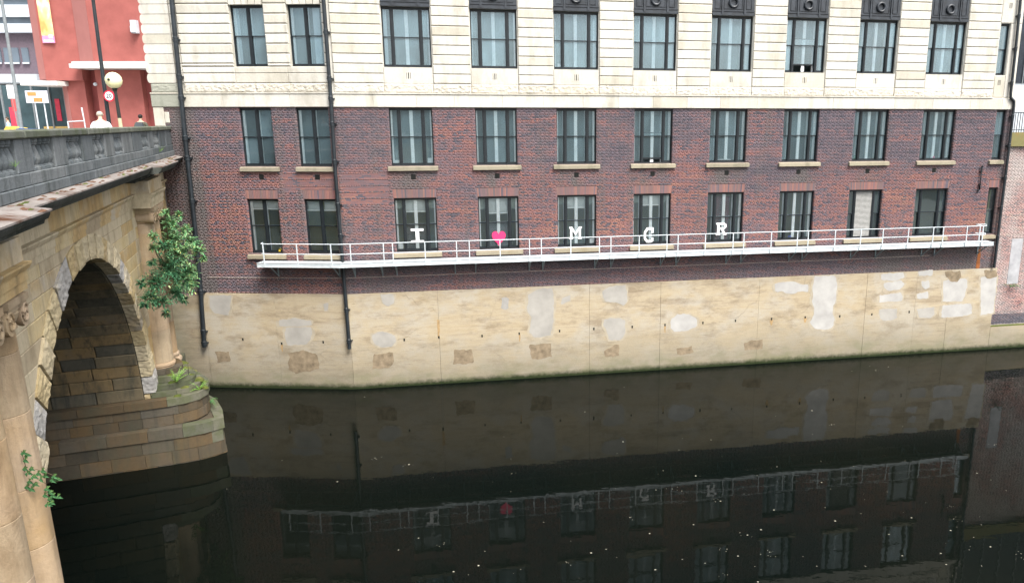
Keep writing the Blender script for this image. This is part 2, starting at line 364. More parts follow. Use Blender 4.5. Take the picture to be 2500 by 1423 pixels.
# repair patches and fixings, measured on the wall: (kind, wing, outline in metres)
PATCHES = [
    ('g', 'L', [(-6.99, 4.84), (-5.88, 4.85), (-5.93, 4.38), (-6.13, 3.84), (-6.85, 3.9), (-6.99, 4.24)]),
    ('g', 'L', [(-3.56, 3.6), (-2.72, 3.73), (-1.94, 3.59), (-1.91, 3.38), (-2.75, 3.28), (-3.57, 3.31)]),
    ('g', 'L', [(-3.24, 3.25), (-1.96, 3.26), (-1.89, 2.9), (-2.22, 2.35), (-3.2, 2.3), (-3.33, 2.75)]),
    ('g', 'L', [(-1.21, 4.46), (-0.98, 4.52), (-1.03, 4.12), (-1.21, 4.07)]),
    ('b', 'L', [(-3.21, 1.91), (-2.51, 2.05), (-1.73, 1.86), (-1.65, 1.13), (-2.07, 0.98), (-2.88, 0.81), (-3.27, 1.01)]),
    ('b', 'L', [(-6.99, 1.88), (-6.27, 1.94), (-6.23, 1.43), (-6.96, 1.33)]),
    ('g', 'M', [(1.99, 4.89), (2.63, 4.88), (2.63, 4.42), (2.3, 4.27), (2.07, 4.42)]),
    ('g', 'M', [(1.45, 2.84), (1.97, 2.99), (2.6, 2.71), (2.65, 2.43), (2.37, 2.13), (1.79, 2.17), (1.49, 2.43)]),
    ('b', 'M', [(1.45, 1.81), (2.42, 1.85), (2.42, 1.26), (2.25, 1.06), (1.4, 1.04)]),
    ('b', 'M', [(5.45, 1.78), (6.45, 1.79), (6.49, 1.0), (5.42, 1.0)]),
    ('d', 'M', [(8.03, 4.42), (8.21, 4.5), (8.38, 4.4), (8.36, 3.87), (8.17, 3.81), (8.0, 3.91)]),
    ('g', 'M', [(9.41, 4.57), (9.86, 4.83), (10.63, 4.87), (10.75, 4.4), (10.74, 3.7), (10.68, 2.85), (10.55, 2.31), (9.75, 2.21), (9.41, 2.55), (9.56, 3.4), (9.33, 3.69)]),
    ('b', 'M', [(9.43, 1.83), (10.58, 1.84), (10.59, 1.11), (9.52, 1.03)]),
    ('g', 'M', [(11.09, 4.0), (11.2, 4.35), (11.64, 4.47), (11.58, 4.12), (11.23, 3.96)]),
    ('g', 'M', [(13.34, 4.58), (13.7, 4.81), (14.55, 4.84), (14.68, 4.52), (14.67, 3.98), (14.49, 3.75), (14.2, 3.91), (13.48, 4.0), (13.36, 4.22)]),
    ('g', 'M', [(13.42, 3.06), (14.13, 3.08), (14.61, 2.97), (14.59, 2.13), (14.36, 1.85), (13.71, 1.87), (13.56, 2.33), (13.4, 2.7)]),
    ('b', 'M', [(13.46, 1.31), (14.22, 1.64), (14.3, 0.96), (13.46, 0.94)]),
    ('w', 'M', [(17.14, 2.87), (17.51, 3.12), (18.18, 3.11), (18.66, 2.75), (18.63, 2.38), (17.96, 2.12), (17.37, 2.11), (17.16, 2.37)]),
    ('w', 'M', [(23.08, 4.6), (23.69, 4.66), (24.39, 4.64), (24.45, 4.5), (25.07, 4.47), (25.1, 4.05), (24.43, 4.08), (24.35, 3.97), (23.73, 4.0), (23.64, 4.11), (23.13, 4.13)]),
    ('w', 'M', [(25.44, 4.92), (26.71, 4.9), (26.84, 4.36), (26.85, 3.42), (26.69, 3.12), (26.68, 2.74), (26.84, 2.38), (26.74, 1.87), (26.2, 1.76), (25.56, 1.93), (25.31, 2.25), (25.59, 2.71), (25.57, 3.05), (25.39, 3.31), (25.38, 4.42)]),
    ('b', 'M', [(21.47, 1.25), (21.94, 1.44), (22.56, 1.44), (22.61, 0.88), (21.49, 0.81)]),
    ('b', 'M', [(17.48, 1.18), (18.41, 1.25), (18.51, 0.86), (17.58, 0.79)]),
    ('w', 'M', [(29.51, 4.89), (30.94, 4.92), (31.02, 4.62), (30.39, 4.43), (29.54, 4.55)]),
    ('w', 'M', [(29.75, 4.33), (30.76, 4.46), (31.05, 4.27), (30.8, 3.98), (30.07, 3.88), (29.77, 4.07)]),
    ('w', 'M', [(29.53, 3.64), (30.83, 3.76), (30.99, 3.54), (30.97, 3.23), (29.57, 3.25)]),
    ('g', 'M', [(29.61, 2.81), (30.73, 2.81), (30.79, 2.27), (30.43, 2.12), (29.86, 2.14), (29.63, 2.42)]),
    ('w', 'M', [(31.87, 4.97), (32.77, 5.0), (32.8, 4.68), (31.91, 4.67)]),
    ('w', 'M', [(32.13, 4.36), (32.6, 4.4), (32.67, 3.94), (32.42, 3.87), (32.19, 4.05)]),
    ('w', 'M', [(31.92, 3.63), (32.62, 3.73), (32.67, 3.33), (31.96, 3.32)]),
    ('g', 'M', [(31.97, 2.75), (33.11, 2.78), (33.21, 2.33), (32.9, 2.12), (32.22, 2.2)]),
    ('w', 'M', [(33.55, 4.35), (35.04, 4.42), (35.15, 3.89), (34.96, 3.05), (33.65, 3.11)]),
    ('w', 'M', [(33.63, 2.85), (35.52, 2.89), (35.65, 2.26), (34.83, 2.12), (33.67, 2.13)]),
    ('w', 'M', [(35.96, 4.43), (37.06, 4.47), (37.08, 3.04), (37.09, 2.23), (36.26, 2.14)]),
    ('b', 'M', [(33.59, 4.87), (34.59, 4.87), (34.73, 4.56), (34.48, 4.27), (33.99, 4.29), (33.65, 4.6)]),
    ('b', 'M', [(36.15, 4.86), (37.01, 4.81), (37.05, 4.43), (36.61, 4.31), (36.24, 4.5)]),
]
WEEPL = [(-5.5, 2.58), (-3.52, 2.38), (-1.38, 2.48)]
WEEP = [(3.03, 2.47), (4.76, 2.51), (6.96, 2.46), (8.89, 2.48), (11.03, 2.51), (12.88, 2.53), (14.99, 2.53), (16.82, 2.54), (18.98, 2.55), (20.87, 2.57), (23.0, 2.57), (25.03, 2.56), (27.15, 2.52), (29.15, 2.53), (31.52, 2.56)]
POSTL = [-3.61, -1.97, -0.31]
POST = [0.81, 2.35, 2.78, 4.31, 5.83, 6.45, 7.96, 9.43, 10.03, 11.53, 13.01, 13.61, 15.1, 16.59, 17.19, 18.68, 20.22, 20.82, 22.37, 23.87, 24.49, 26.07, 27.59, 28.92, 30.46, 32.0, 32.62, 34.11, 35.12]
BRL = [-3.36, -0.28]
BR = [0.85, 2.17, 2.86, 5.73, 6.75, 9.48, 10.18, 12.93, 13.79, 16.49, 17.36, 20.18, 21.03, 23.83, 24.61, 27.53, 29.07, 31.95, 32.78, 35.57]

# ================================================================== office building
R1, R2, R3 = (15.81, 18.52), (11.21, 13.95), (6.98, 9.66)
BAYS = [3.92, 7.99, 12.0, 16.0, 20.05, 24.12, 28.2, 32.27]
office = root('office_building', 'long riverside building of dark red brick below and pale rusticated stone above', 'building', MAIN)
Z_CON, Z_BAND = 4.96, 13.97
U_END = 36.95
op_main = {1: [(c-1.11, c+1.11) for c in BAYS] + [(35.45, 36.06)],
           2: [(c-1.02, c+1.02) for c in BAYS] + [(35.80, 36.45)],
           3: [(c-1.02, c+1.02) for c in BAYS] + [(35.85, 36.48)]}
LB = {1: (-3.735, -1.04), 2: (-3.78, -1.045), 3: (-3.84, -1.02)}
op_left = {r: [(c-.785, c+.785) for c in LB[r]] for r in (1, 2, 3)}
XL = -8.6

def wall_boxes(mb, x0, x1, ops, rows, zlo, zhi, y0=0.0, y1=.45):
    """solid wall with openings: continuous bands and piers between the openings"""
    z = zlo
    for r, (a, b) in sorted(rows.items(), key=lambda q: q[1][0]):
        if a > z: mb.box(x0, x1, y0, y1, z, a)
        x = x0
        for (p, q) in sorted(ops[r]):
            mb.box(x, p, y0, y1, a, b); x = q
        mb.box(x, x1, y0, y1, a, b); z = b
    if zhi > z: mb.box(x0, x1, y0, y1, z, zhi)

for M, x0, x1, ops in ((MAIN, .4, U_END, op_main), (LEFT, XL, 0.0, op_left)):
    mb = MB(); wall_boxes(mb, x0, x1, ops, {2: R2, 3: R3}, 4.0, Z_BAND); part('brick_wall', mb, M_mortar, office, M)
    xe = 36.75 if M is MAIN else x1
    mb = MB(); wall_boxes(mb, x0, xe, ops, {1: R1}, Z_BAND, 23.0); part('stone_wall', mb, M_white, office, M)
# returns, back and roof so that the block is solid from the side
mb = MB(); mb.box(36.5, U_END-.01, .46, 13, 3.0, Z_BAND); part('side_wall', mb, M_mortar, office, MAIN)
mb = MB(); mb.box(36.35, 36.74, .46, 13, Z_BAND+.01, 23.0); part('side_wall', mb, M_white, office, MAIN)
mb = MB(); mb.box(XL, XL+.4, .46, 16, 11.0, 23.0); part('side_wall', mb, M_white, office, LEFT)
mb = MB(); mb.prism([(XL+.05, .05), (0, .05), (36.7, 7.0), (36.7, 13), (XL+.05, 16)] if False else [(XL+.05, .46), (-.2, .46), (-.2, 16), (XL+.05, 16)], 22.6, 23.0, 'z'); part('roof', mb, M_iron, office, LEFT)
mb = MB(); mb.box(.5, 36.6, .46, 13, 22.6, 23.0); part('roof', mb, M_iron, office, MAIN)

# ---- rooms behind the windows
def room(M, x0, x1, z0, z1, wallm, depth=3.4, cuts=()):
    mb = MB(); mb.box(x0, x1, depth, depth+.1, z0, z1)
    for c in [x0]+list(cuts)+[x1]: mb.box(c-.05, c+.05, .5, depth, z0, z1)
    part('room_wall', mb, wallm, office, M)
    mb = MB(); mb.box(x0, x1, .46, depth, z1, z1+.1); part('room_ceiling', mb, M_ceil, office, M)
    mb = MB(); mb.box(x0, x1, .46, depth, z0-.1, z0); part('room_floor', mb, plain_floor, office, M)
plain_floor = plain('office_floor', (.09,.095,.10), .8, var=.2)
cuts = [c+2.02 for c in BAYS[:-1]]
for (a, b), wm in ((R1, M_office), (R2, M_office), (R3, M_olive)):
    room(MAIN, .6, 36.4, a-.75, b+.35, wm, cuts=cuts if wm is M_olive else cuts[1::2])
    room(LEFT, XL+.5, -.1, a-.75, b+.35, wm, cuts=(-5.2,))

# ---- windows
_wc = {}
def window(M, xc, z0, z1, w, lights, glass, secondary=True, blind_and_refl=0.0, side_strips=(), skip_center=False, white_sash=False, open_sash=0.0):
    h = z1 - z0; O = M @ T(xc, 0, z0); key = (round(w, 2), round(h, 2), lights, glass.name, white_sash)
    J, MU, HD, SL = .035, .125, .08, .13
    if lights == 3: side = .36; xs = [(-w/2+J, -w/2+J+side), (-w/2+J+side+MU, w/2-J-side-MU), (w/2-J-side, w/2-J)]
    elif lights == 2: xs = [(-w/2+J, -MU/2), (MU/2, w/2-J)]
    else: xs = [(-w/2+J, w/2-J)]
    zm = h*.505
    if key not in _wc:
        f = MB(); f.box(-w/2, -w/2+J, .13, .27, 0, h); f.box(w/2-J, w/2, .13, .27, 0, h)
        f.box(-w/2+J, w/2-J, .13, .27, h-HD, h); f.box(-w/2+J, w/2-J, .11, .27, 0, .06)
        for (a, b), (c, d) in zip(xs, xs[1:]): f.box(b, c, .125, .27, .06, h-HD); f.box(b+.045, c-.045, .105, .125, .06, h-HD)
        d = {'frame': f.mesh('window', M_frame), 'sash': [], 'pane': []}
        for (a, b) in xs:
            for lo, hi, y in ((.06, zm+.02, .215), (zm-.02, h-HD, .165)):
                st = .026; q = MB()
                q.box(a, a+st, y, y+.045, lo, hi); q.box(b-st, b, y, y+.045, lo, hi)
                q.box(a+st, b-st, y, y+.045, lo, lo+(.07 if lo < .1 else .035)); q.box(a+st, b-st, y, y+.045, hi-.035, hi)
                d['sash'].append(q.mesh('sash', M_whitep if white_sash else M_frame))
                p = MB(); p.box(a+st, b-st, y+.018, y+.024, lo+.03, hi-.03); d['pane'].append(p.mesh('pane', glass))
        s = MB(); ys = (.265, .33); s.box(-w/2, -w/2+.04, .275, .46, 0, h); s.box(w/2-.04, w/2, .275, .46, 0, h)
        s.box(-w/2+.04, w/2-.04, .30, .46, 0, .03)
        if lights == 3:
            s.box(-.08, .08, *ys, .03, h-.06)
            for sx in (-1, 1): s.box(sx*(w/2-J-side-MU/2)-.085, sx*(w/2-J-side-MU/2)+.085, .37, .44, .03, h)
            for sx in (-1, 1): s.box(sx*(w/2-.085)-.045, sx*(w/2-.085)+.045, .37, .44, .03, h)
        elif lights == 2:
            s.box(-.09, .09, *ys, .03, h); s.box(-w/2+.04, -w/2+.15, *ys, .03, h)
        s.box(-w/2+.04, w/2-.04, .395, .46, h-.05, h); s.box(-w/2+.04, w/2-.04, ys[1]+.002, ys[1]+.03, zm-.02, zm+.015)
        d['sec'] = s.mesh('secondary_glazing_frame', M_lin)
        _wc[key] = d
    d = _wc[key]
    win = link('window', d['frame'], office, O)
    for i, me in enumerate(d['sash']):
        if skip_center and i in (2, 3): continue
        dz = open_sash if (i == 2 and open_sash) else 0
        link('sash', me, win, O @ T(0, 0, dz))
        link('pane', d['pane'][i], win, O @ T(0, 0, dz))
    if secondary: link('secondary_glazing_frame', d['sec'], win, O)
    if blind_and_refl:
        for j, (a, b) in enumerate(xs):
            q = MB(); bz = h*(1-blind_and_refl*(1.0 if j == 1 or lights == 2 else .82)); q.box(a, b, .405, .412, bz, h-.03)
            part('blind_and_refl', q, M_blind if not (lights == 3 and j != 1) else M_refl_g, win, O)  # side lights: grey-green strip painted in for a reflection; other lights: roller blinds
            if j == 1 or lights == 2:
                q = MB(); q.box(a, b, .30, .32, bz-.07, bz); q.box(a, b, .30, .32, h-.16, h-.10); part('blind_bar', q, M_whitep, win, O)
    for (j, fa, fb, mt) in side_strips:          # pale blue upright strips behind part of a window light
        a, b = xs[j]; q = MB(); n = max(2, int((b-a)*(fb-fa)/.05))
        q.box(a+(b-a)*fa, a+(b-a)*fb, .30, .312, .05, h-.05); part('pale_strip', q, mt, win, O)
    return win, O, xs, h
M_refl_g = plain('grey_green_reflection', (.22,.26,.23), .8, var=.05, scale=2)
M_pale_strip = plain('pale_blue_strip', (.50,.58,.62), .85, var=.06, scale=4)
M_board = plain('grey_board', (.11,.105,.11), .8, var=.1)
M_redboard = plain('dark_red_board', (.10,.03,.035), .8, var=.1)

for i, c in enumerate(BAYS):
    bl = {0: [(0, 0.0, .5, M_pale_strip)], 1: [(0, 0, .25, M_pale_strip)], 2: [(2, .45, 1, M_pale_strip)], 3: [(2, .1, 1, M_pale_strip)], 4: [(2, .35, .9, M_pale_strip)], 5: [(0, 0, 1, M_pale_strip)], 6: [(2, .2, 1, M_pale_strip)], 7: []}[i]
    window(MAIN, c, *R1, 2.22, 3, M_glass_up, side_strips=bl, open_sash=.32 if i == 5 else 0)
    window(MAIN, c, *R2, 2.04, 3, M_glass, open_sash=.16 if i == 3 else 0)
    if i == 6:
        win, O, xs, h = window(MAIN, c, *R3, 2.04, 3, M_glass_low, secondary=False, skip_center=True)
        a, b = xs[1]
        sl = MB(); sl.add([(a, .15, 0), (b, .15, 0), (b, .19, .035), (a, .19, .035), (a, .155, -.006), (b, .155, -.006), (b, .195, .029), (a, .195, .029)],
                          [(0,1,2,3), (7,6,5,4), (0,4,5,1), (1,5,6,2), (2,6,7,3), (3,7,4,0)])
        me = sl.mesh('louvre_slat', plain('louvre_aluminium', (.34,.34,.325), .5, .2))
        k = 0
        while .1 + k*.068 < h-.13: link('louvre_slat', me, win, O @ T(0, 0, .1+k*.068)); k += 1
        bk = MB(); bk.box(a, b, .22, .24, .06, h-.09); part('louvre_backing', bk, M_iron, win, O)
    else:
        bd = {0: [(1, .02, .98, M_board)], 1: [(1, .02, .98, M_board)], 4: [(1, 0, .9, M_redboard)]}.get(i, [])
        win, O, xs, h = window(MAIN, c, *R3, 2.04, 3, M_glass_low, blind_and_refl=[.25, .31, .24, .22, 0, 0, 0, 0][i], secondary=i < 6)
        for (j, fa, fb, mt) in bd:
            a, b = xs[j]; q = MB(); top = h*.5 if i < 2 else h*.9
            q.box(a+(b-a)*fa, a+(b-a)*fb, .5, .515, .05, top); part('display_board', q, mt, win, O)
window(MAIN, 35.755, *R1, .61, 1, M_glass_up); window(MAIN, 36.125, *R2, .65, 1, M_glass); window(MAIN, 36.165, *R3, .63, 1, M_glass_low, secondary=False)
for k in (0, 1):
    window(LEFT, LB[1][k], *R1, 1.57, 2, M_glass_up, side_strips=[(0, .0, .35, M_pale_strip)] if k == 0 else [(1, .3, .75, M_pale_strip)])
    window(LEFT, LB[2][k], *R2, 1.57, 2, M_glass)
    window(LEFT, LB[3][k], *R3, 1.57, 2, M_glass_low, blind_and_refl=.2 if k else 0.18, secondary=k == 0)

# ---- bricks
def vnoise(x, z, sx, sz, seed):
    r = np.random.default_rng(seed); g = r.random((256, 256))
    fx, fz = x/sx+100, z/sz+100
    ix, iz = np.floor(fx).astype(int), np.floor(fz).astype(int); ax, az = fx-ix, fz-iz
    G = lambda a, b: g[a % 256, b % 256]
    return (G(ix,iz)*(1-ax)+G(ix+1,iz)*ax)*(1-az) + (G(ix,iz+1)*(1-ax)+G(ix+1,iz+1)*ax)*az

PITCH, BH = .0765, .064
def lay_bricks(x0, x1, z0, z1, holes, seed):
    """list of (xa, xb, za, touches_left_opening, touches_right_opening, header)"""
    out = []; r = random.Random(seed); k = 0; z = z0
    while z + BH <= z1 + .02:
        blocked = sorted((a, b) for (a, b, c, d) in holes if z+BH > c+.01 and z < d-.01)
        iv = []; x = x0
        for a, b in blocked:
            if a > x: iv.append((x, a, x > x0, True))
            x = max(x, b)
        if x < x1: iv.append((x, x1, x > x0, False))
        hd = (k % 4 == 1); L = .1125 if hd else .225
        for a, b, tl, tr in iv:
            s = math.floor(a/L)*L + (L/2 if k % 2 else 0) - L
            p = s
            while p < b:
                lo, hi = max(p+.005, a+.003), min(p+L-.005, b-.003)
                if hi-lo > .03: out.append((lo, hi, z, tl and lo-a < .01, tr and b-hi < .01, hd))
                p += L
        z += PITCH; k += 1
    return out

def brick_arrays(bl, seed):
    B = np.array([(a, b, z, l, r_, h) for a, b, z, l, r_, h in bl], float)
    xa, xb, z = B[:,0], B[:,1], B[:,2]; xc = (xa+xb)/2
    rg = np.random.default_rng(seed); n = len(B)
    c1 = vnoise(xc, z, 1.1, .16, seed+1); c2 = vnoise(xc, z, 3.0, .9, seed+2); c3 = vnoise(xc, z, .45, .077, seed+3)
    base = .46 + .12*(z < 10.9) - .07*(z > 12.4) + .10*((z > 6.8) & (z < 9.6)) - .06*(z < 6.6)
    c4 = vnoise(xc, z, 6.0, 1.6, seed+4)
    tone = base + (rg.random(n)-.5)*.30 + (c1-.5)*.45 + (c2-.5)*.35 + (c3-.5)*.25 + (c4-.5)*.35
    dark = rg.random(n) < (.10 + .30*(B[:,5] > 0)*(z < 10) + .10*(z > 12))
    tone = np.where(dark, rg.random(n)*.22, tone)
    soot = np.zeros(n)
    return B, np.clip(tone, 0, 1), soot
def soot_for(B, tone, frame):
    xc = (B[:,0]+B[:,1])/2; z = B[:,2]; s = np.zeros(len(B))
    n1 = vnoise(xc, z, .35, .6, 91)
    cs = BAYS if frame == 'M' else []
    for c in cs:
        m = (np.abs(xc-c) < 1.1) & (z > 10.05) & (z < 10.98)
        s = np.where(m, np.clip((n1-.25)*1.3, 0, .85)*np.clip(1.25-np.abs(xc-c)/1.1, 0, 1), s)
    if frame == 'M':
        m = (xc > 36.3); s = np.where(m, .55*n1+.2, s)
        m = (z < 6.4) & (xc > 26); s = np.where(m, np.clip((xc-26)/14, 0, .6)*n1*1.5, s)
    px_ = [0.15] if frame == 'M' else [-7.2, -.1]
    for p_ in px_:
        dd = (xc-p_) if frame == 'M' else np.abs(xc-p_)
        s = s + np.clip(1-np.abs(dd)/.75, 0, 1)*np.clip(n1*1.3, 0, 1)*.75
    if frame == 'L': s = s + np.clip((-xc-6.4)/1.6, 0, .5)
    s = s + np.where(z < 6.5, .22*vnoise(xc, z, 1.6, .8, 95), 0)
    st = vnoise(xc, z, .22, 3.2, 93)*vnoise(xc, z, 2.5, 4.0, 94)
    s = s + np.clip((st-.30)*1.6, 0, .5)
    return np.clip(s + .12*n1, 0, .9)

def brick_mesh(B, tone, soot):
    n = len(B); xa, xb, z = B[:,0].copy(), B[:,1].copy(), B[:,2]
    rg = np.random.default_rng(5); yo = -.010 - .006*rg.random(n)
    yd = np.zeros(n)+.004
    l, r_ = B[:,3] > 0, B[:,4] > 0
    xa[r_ & False] += 0
    xb = np.where(r_, xb+.012, xb); xa = np.where(l, xa-.012, xa)
    yd = np.where(l | r_, .128, yd)
    V = np.empty((n, 8, 3))
    for i, (x, y, zz) in enumerate([(xa,yo,z),(xb,yo,z),(xb,yo,z+BH),(xa,yo,z+BH),(xa,yd,z),(xb,yd,z),(xb,yd,z+BH),(xa,yd,z+BH)]):
        V[:,i,0], V[:,i,1], V[:,i,2] = x, y, zz
    F = np.array([(0,1,2,3),(4,5,1,0),(1,5,6,2),(2,6,7,3),(4,0,3,7)])
    Fa = (np.arange(n)[:,None,None]*8 + F[None]).reshape(-1, 4)
    me = bpy.data.meshes.new('brick_courses')
    me.vertices.add(n*8); me.vertices.foreach_set('co', V.reshape(-1))
    m = len(Fa); me.loops.add(m*4); me.loops.foreach_set('vertex_index', Fa.reshape(-1).astype(np.int32))
    me.polygons.add(m); me.polygons.foreach_set('loop_start', np.arange(0, m*4, 4, dtype=np.int32)); me.polygons.foreach_set('loop_total', np.full(m, 4, np.int32))
    me.update(calc_edges=True)
    for nm, arr in (('tone', tone), ('soot', soot)):
        a = me.attributes.new(nm, 'FLOAT', 'FACE'); a.data.foreach_set('value', np.repeat(arr, 5).astype(np.float32))
    me.materials.append(M_brick); me.validate(); return me

holes_main, holes_left = [], []
for c in BAYS:
    holes_main += [(c-1.02, c+1.02, *R2), (c-1.02, c+1.02, *R3), (c-1.045, c+1.045, R3[1], R3[1]+.43),
                   (c-1.20, c+1.20, 10.98, 11.22), (c-1.20, c+1.20, 6.72, 6.99), (c-.115, c+.115, 10.56, 10.79)]
holes_main += [(35.80, 36.45, *R2), (35.85, 36.48, *R3), (35.62, 36.55, 10.98, 11.22), (35.65, 36.6, 6.72, 6.99), (35.8, 36.53, R3[1], R3[1]+.44)]
for c in LB[2]: holes_left += [(c-.785, c+.785, *R2), (c-.96, c+.96, 10.98, 11.22), (c-.115, c+.115, 10.60, 10.83)]
for c in LB[3]: holes_left += [(c-.785, c+.785, *R3), (c-.96, c+.96, 6.72, 6.99), (c-.805, c+.805, R3[1], R3[1]+.43)]
n_single = 0; single_mesh = {}
for M, fr, x0, x1, hs, sd in ((LEFT, 'L', -8.58, 0.015, holes_left, 21), (MAIN, 'M', .40, U_END, holes_main, 22)):
    bl = lay_bricks(x0, x1, Z_CON+.02, Z_BAND-.01, hs, sd)
    B, tone, _ = brick_arrays(bl, sd); soot = soot_for(B, tone, fr)
    full = (np.abs(B[:,1]-B[:,0]-.215) < .002) & (B[:,3] == 0) & (B[:,4] == 0)
    if fr == 'L': pick = full & (B[:,0] > -2.9) & (B[:,2] > 9.95) & (B[:,2] < 10.95)
    else: pick = full & (B[:,0] < 2.6) & (B[:,2] > 9.4) & (B[:,2] < 10.95)
    idx = np.nonzero(pick)[0][:150]
    for i in idx:                                      # the nearest full bricks singly
        tk = int(tone[i]*11.99)
        if tk not in single_mesh:
            q = MB(); q.chbox(-.1075, .1075, -.014, .004, 0, BH, .003); q.tone = {'tone': [(tk+.5)/12]*10, 'soot': [.05]*10}
            single_mesh[tk] = q.mesh('brick', M_brick)
        link('brick', single_mesh[tk], office, M @ T((B[i,0]+B[i,1])/2, 0, B[i,2]))
    keep = np.ones(len(B), bool); keep[idx] = False
    link('brick_courses', brick_mesh(B[keep], tone[keep], soot[keep]), office, M, kind='stuff')

# ---- flat arches of rubbed bricks, sills, air bricks
def flat_arch(M, c, hw):
    q = MB(); n = int(2*hw/.078); tn = []; so = []; r = random.Random(int(c*100))
    for i in range(n):
        a, b = -hw + 2*hw*i/n, -hw + 2*hw*(i+1)/n; k = 1.03
        q.add([(a+.004, -.016, 0), (b-.004, -.016, 0), (b*k-.004, -.016, .42), (a*k+.004, -.016, .42), (a+.004, .12, 0), (b-.004, .12, 0), (b*k-.004, .004, .42), (a*k+.004, .004, .42)],
              [(0,1,2,3), (4,5,1,0), (1,5,6,2), (2,6,7,3), (4,0,3,7)])
        t = min(1, max(0, .78 + r.uniform(-.28, .18) - (.45 if r.random() < .18 else 0))); tn += [t]*5; so += [min(.8, max(0, r.gauss(.22, .22)))]*5
    q.tone = {'tone': tn, 'soot': so}
    part('flat_brick_arch', q, M_rubbed, office, M @ T(c, 0, R3[1]+.005))
def sill(M, c, hw, z, mat):
    q = MB(); a, b = -hw, hw
    q.add([(a,-.15,0),(b,-.15,0),(b,-.15,.17),(a,-.15,.17),(a,.14,0),(b,.14,0),(b,.14,.235),(a,.14,.235)],
          [(0,1,2,3),(0,4,5,1),(1,5,6,2),(2,6,7,3),(3,7,4,0),(4,7,6,5)])
    part('window_sill', q, mat, office, M @ T(c, 0, z))
def air_brick(M, c, z):
    q = MB(); q.box(-.115, .115, -.02, .0, 0, .23); 
    for i in range(3): q.box(-.10+i*.07, -.05+i*.07, -.03, -.02, .03, .20)
    part('air_brick', q, M_dark, office, M @ T(c, 0, z))
for c in BAYS:
    flat_arch(MAIN, c, 1.02); sill(MAIN, c, 1.19, 10.985, M_sill); sill(MAIN, c, 1.19, 6.725, M_sill3); air_brick(MAIN, c-.02, 10.56)
flat_arch(MAIN, 36.165, .31); sill(MAIN, 36.08, .45, 10.985, M_sill); sill(MAIN, 36.12, .46, 6.725, M_sill3)
for k in (0, 1):
    flat_arch(LEFT, LB[3][k], .785); sill(LEFT, LB[2][k], .95, 10.985, M_sill); sill(LEFT, LB[3][k], .95, 6.725, M_sill3); air_brick(LEFT, LB[2][k]+.02, 10.60)

# ---- stone storey
_bc = {}
def block(M, x0, x1, z0, z1, y0, mat, name='stone_block', ch=.022, y1=.0):
    w, h = round(x1-x0, 3), round(z1-z0, 3); key = (w, h, y0, y1, mat.name, ch)
    if key not in _bc:
        q = MB(); q.chbox(0, w, y0, y1, 0, h, ch); _bc[key] = q.mesh(name, mat)
    return link(name, _bc[key], office, M @ T(x0, 0, z0))
def rough_block(M, x0, x1, z0, z1, y0, mat, name='rock_faced_block'):
    q = MB(); w, h = x1-x0, z1-z0; nx, nz = max(6, int(w/.07)), 7; r = random.Random(int(x0*77))
    mb = MB(); o = (r.random()*50, r.random()*50)
    for j in range(nz+1):
        for i in range(nx+1):
            e = i in (0, nx) or j in (0, nz)
            d = 0 if e else .014+.026*mnoise.noise(Vector((i*.55+o[0], j*.55+o[1], 3.1)))
            mb.v.append((w*i/nx, y0-d if not e else y0+.012, h*j/nz))
    for j in range(nz):
        for i in range(nx):
            a = j*(nx+1)+i; mb.f.append((a, a+1, a+nx+2, a+nx+1))
    mb.add([(0,y0+.012,0),(w,y0+.012,0),(w,y0+.012,h),(0,y0+.012,h),(0,0,0),(w,0,0),(w,0,h),(0,0,h)], [(0,4,5,1),(1,5,6,2),(2,6,7,3),(3,7,4,0)])
    part(name, mb, mat, office, M @ T(x0, 0, z0))
ZK = lambda k: 15.07 + .438*k
JT = .022
piers = [(.52, BAYS[0]-1.15)] + [(a+1.15, b-1.15) for a, b in zip(BAYS, BAYS[1:])] + [(BAYS[-1]+1.15, 35.36)]
for (a, b) in piers:
    for k in range(0, 12): block(MAIN, a, b, ZK(k)+JT*.5, ZK(k+1)-JT*.5, -.085, M_white, ch=.032)
    rough_block(MAIN, a, b, 14.635, 15.06, -.085, M_white_rough)
for c in BAYS:
    # apron stone with three vent slots
    q = MB(); a, b, z0, z1 = -1.12, 1.12, 0, .735
    q.box(a, -.10, -.045, 0, z0, z1); q.box(.10, b, -.045, 0, z0, z1)
    q.box(-.10, .10, -.045, 0, z0, .21); q.box(-.10, .10, -.045, 0, .50, z1)
    for s in (-.05, .05): q.box(s-.028, s+.028, -.045, 0, .21, .50)
    ap = part('apron_stone', q, M_white, office, MAIN @ T(c, 0, 15.075))
    q = MB(); q.box(-.098, .098, -.012, -.004, .212, .498); part('vent_slot', q, M_dark, ap, MAIN @ T(c, 0, 15.075))
    rough_block(MAIN, c-1.13, c+1.13, 14.635, 15.06, -.05, M_white_rough)
# fillet and plain band
def run_stones(M, x0, x1, z0, z1, y0, mat, name, L, seed, ch=.008):
    r = random.Random(seed); x = x0
    while x < x1-.05:
        w = min(L*r.choice((.9, 1.0, 1.15)), x1-x)
        if x1-(x+w) < .6: w = x1-x
        block(M, x+.003, x+w-.003, z0, z1, y0, mat, name, ch); x += w
run_stones(MAIN, .42, 35.4, 14.575, 14.625, -.13, M_white, 'fillet_stone', 4.0, 3, .006)
run_stones(MAIN, .42, 36.93, 13.985, 14.565, -.09, M_white, 'band_stone', 2.0, 4)
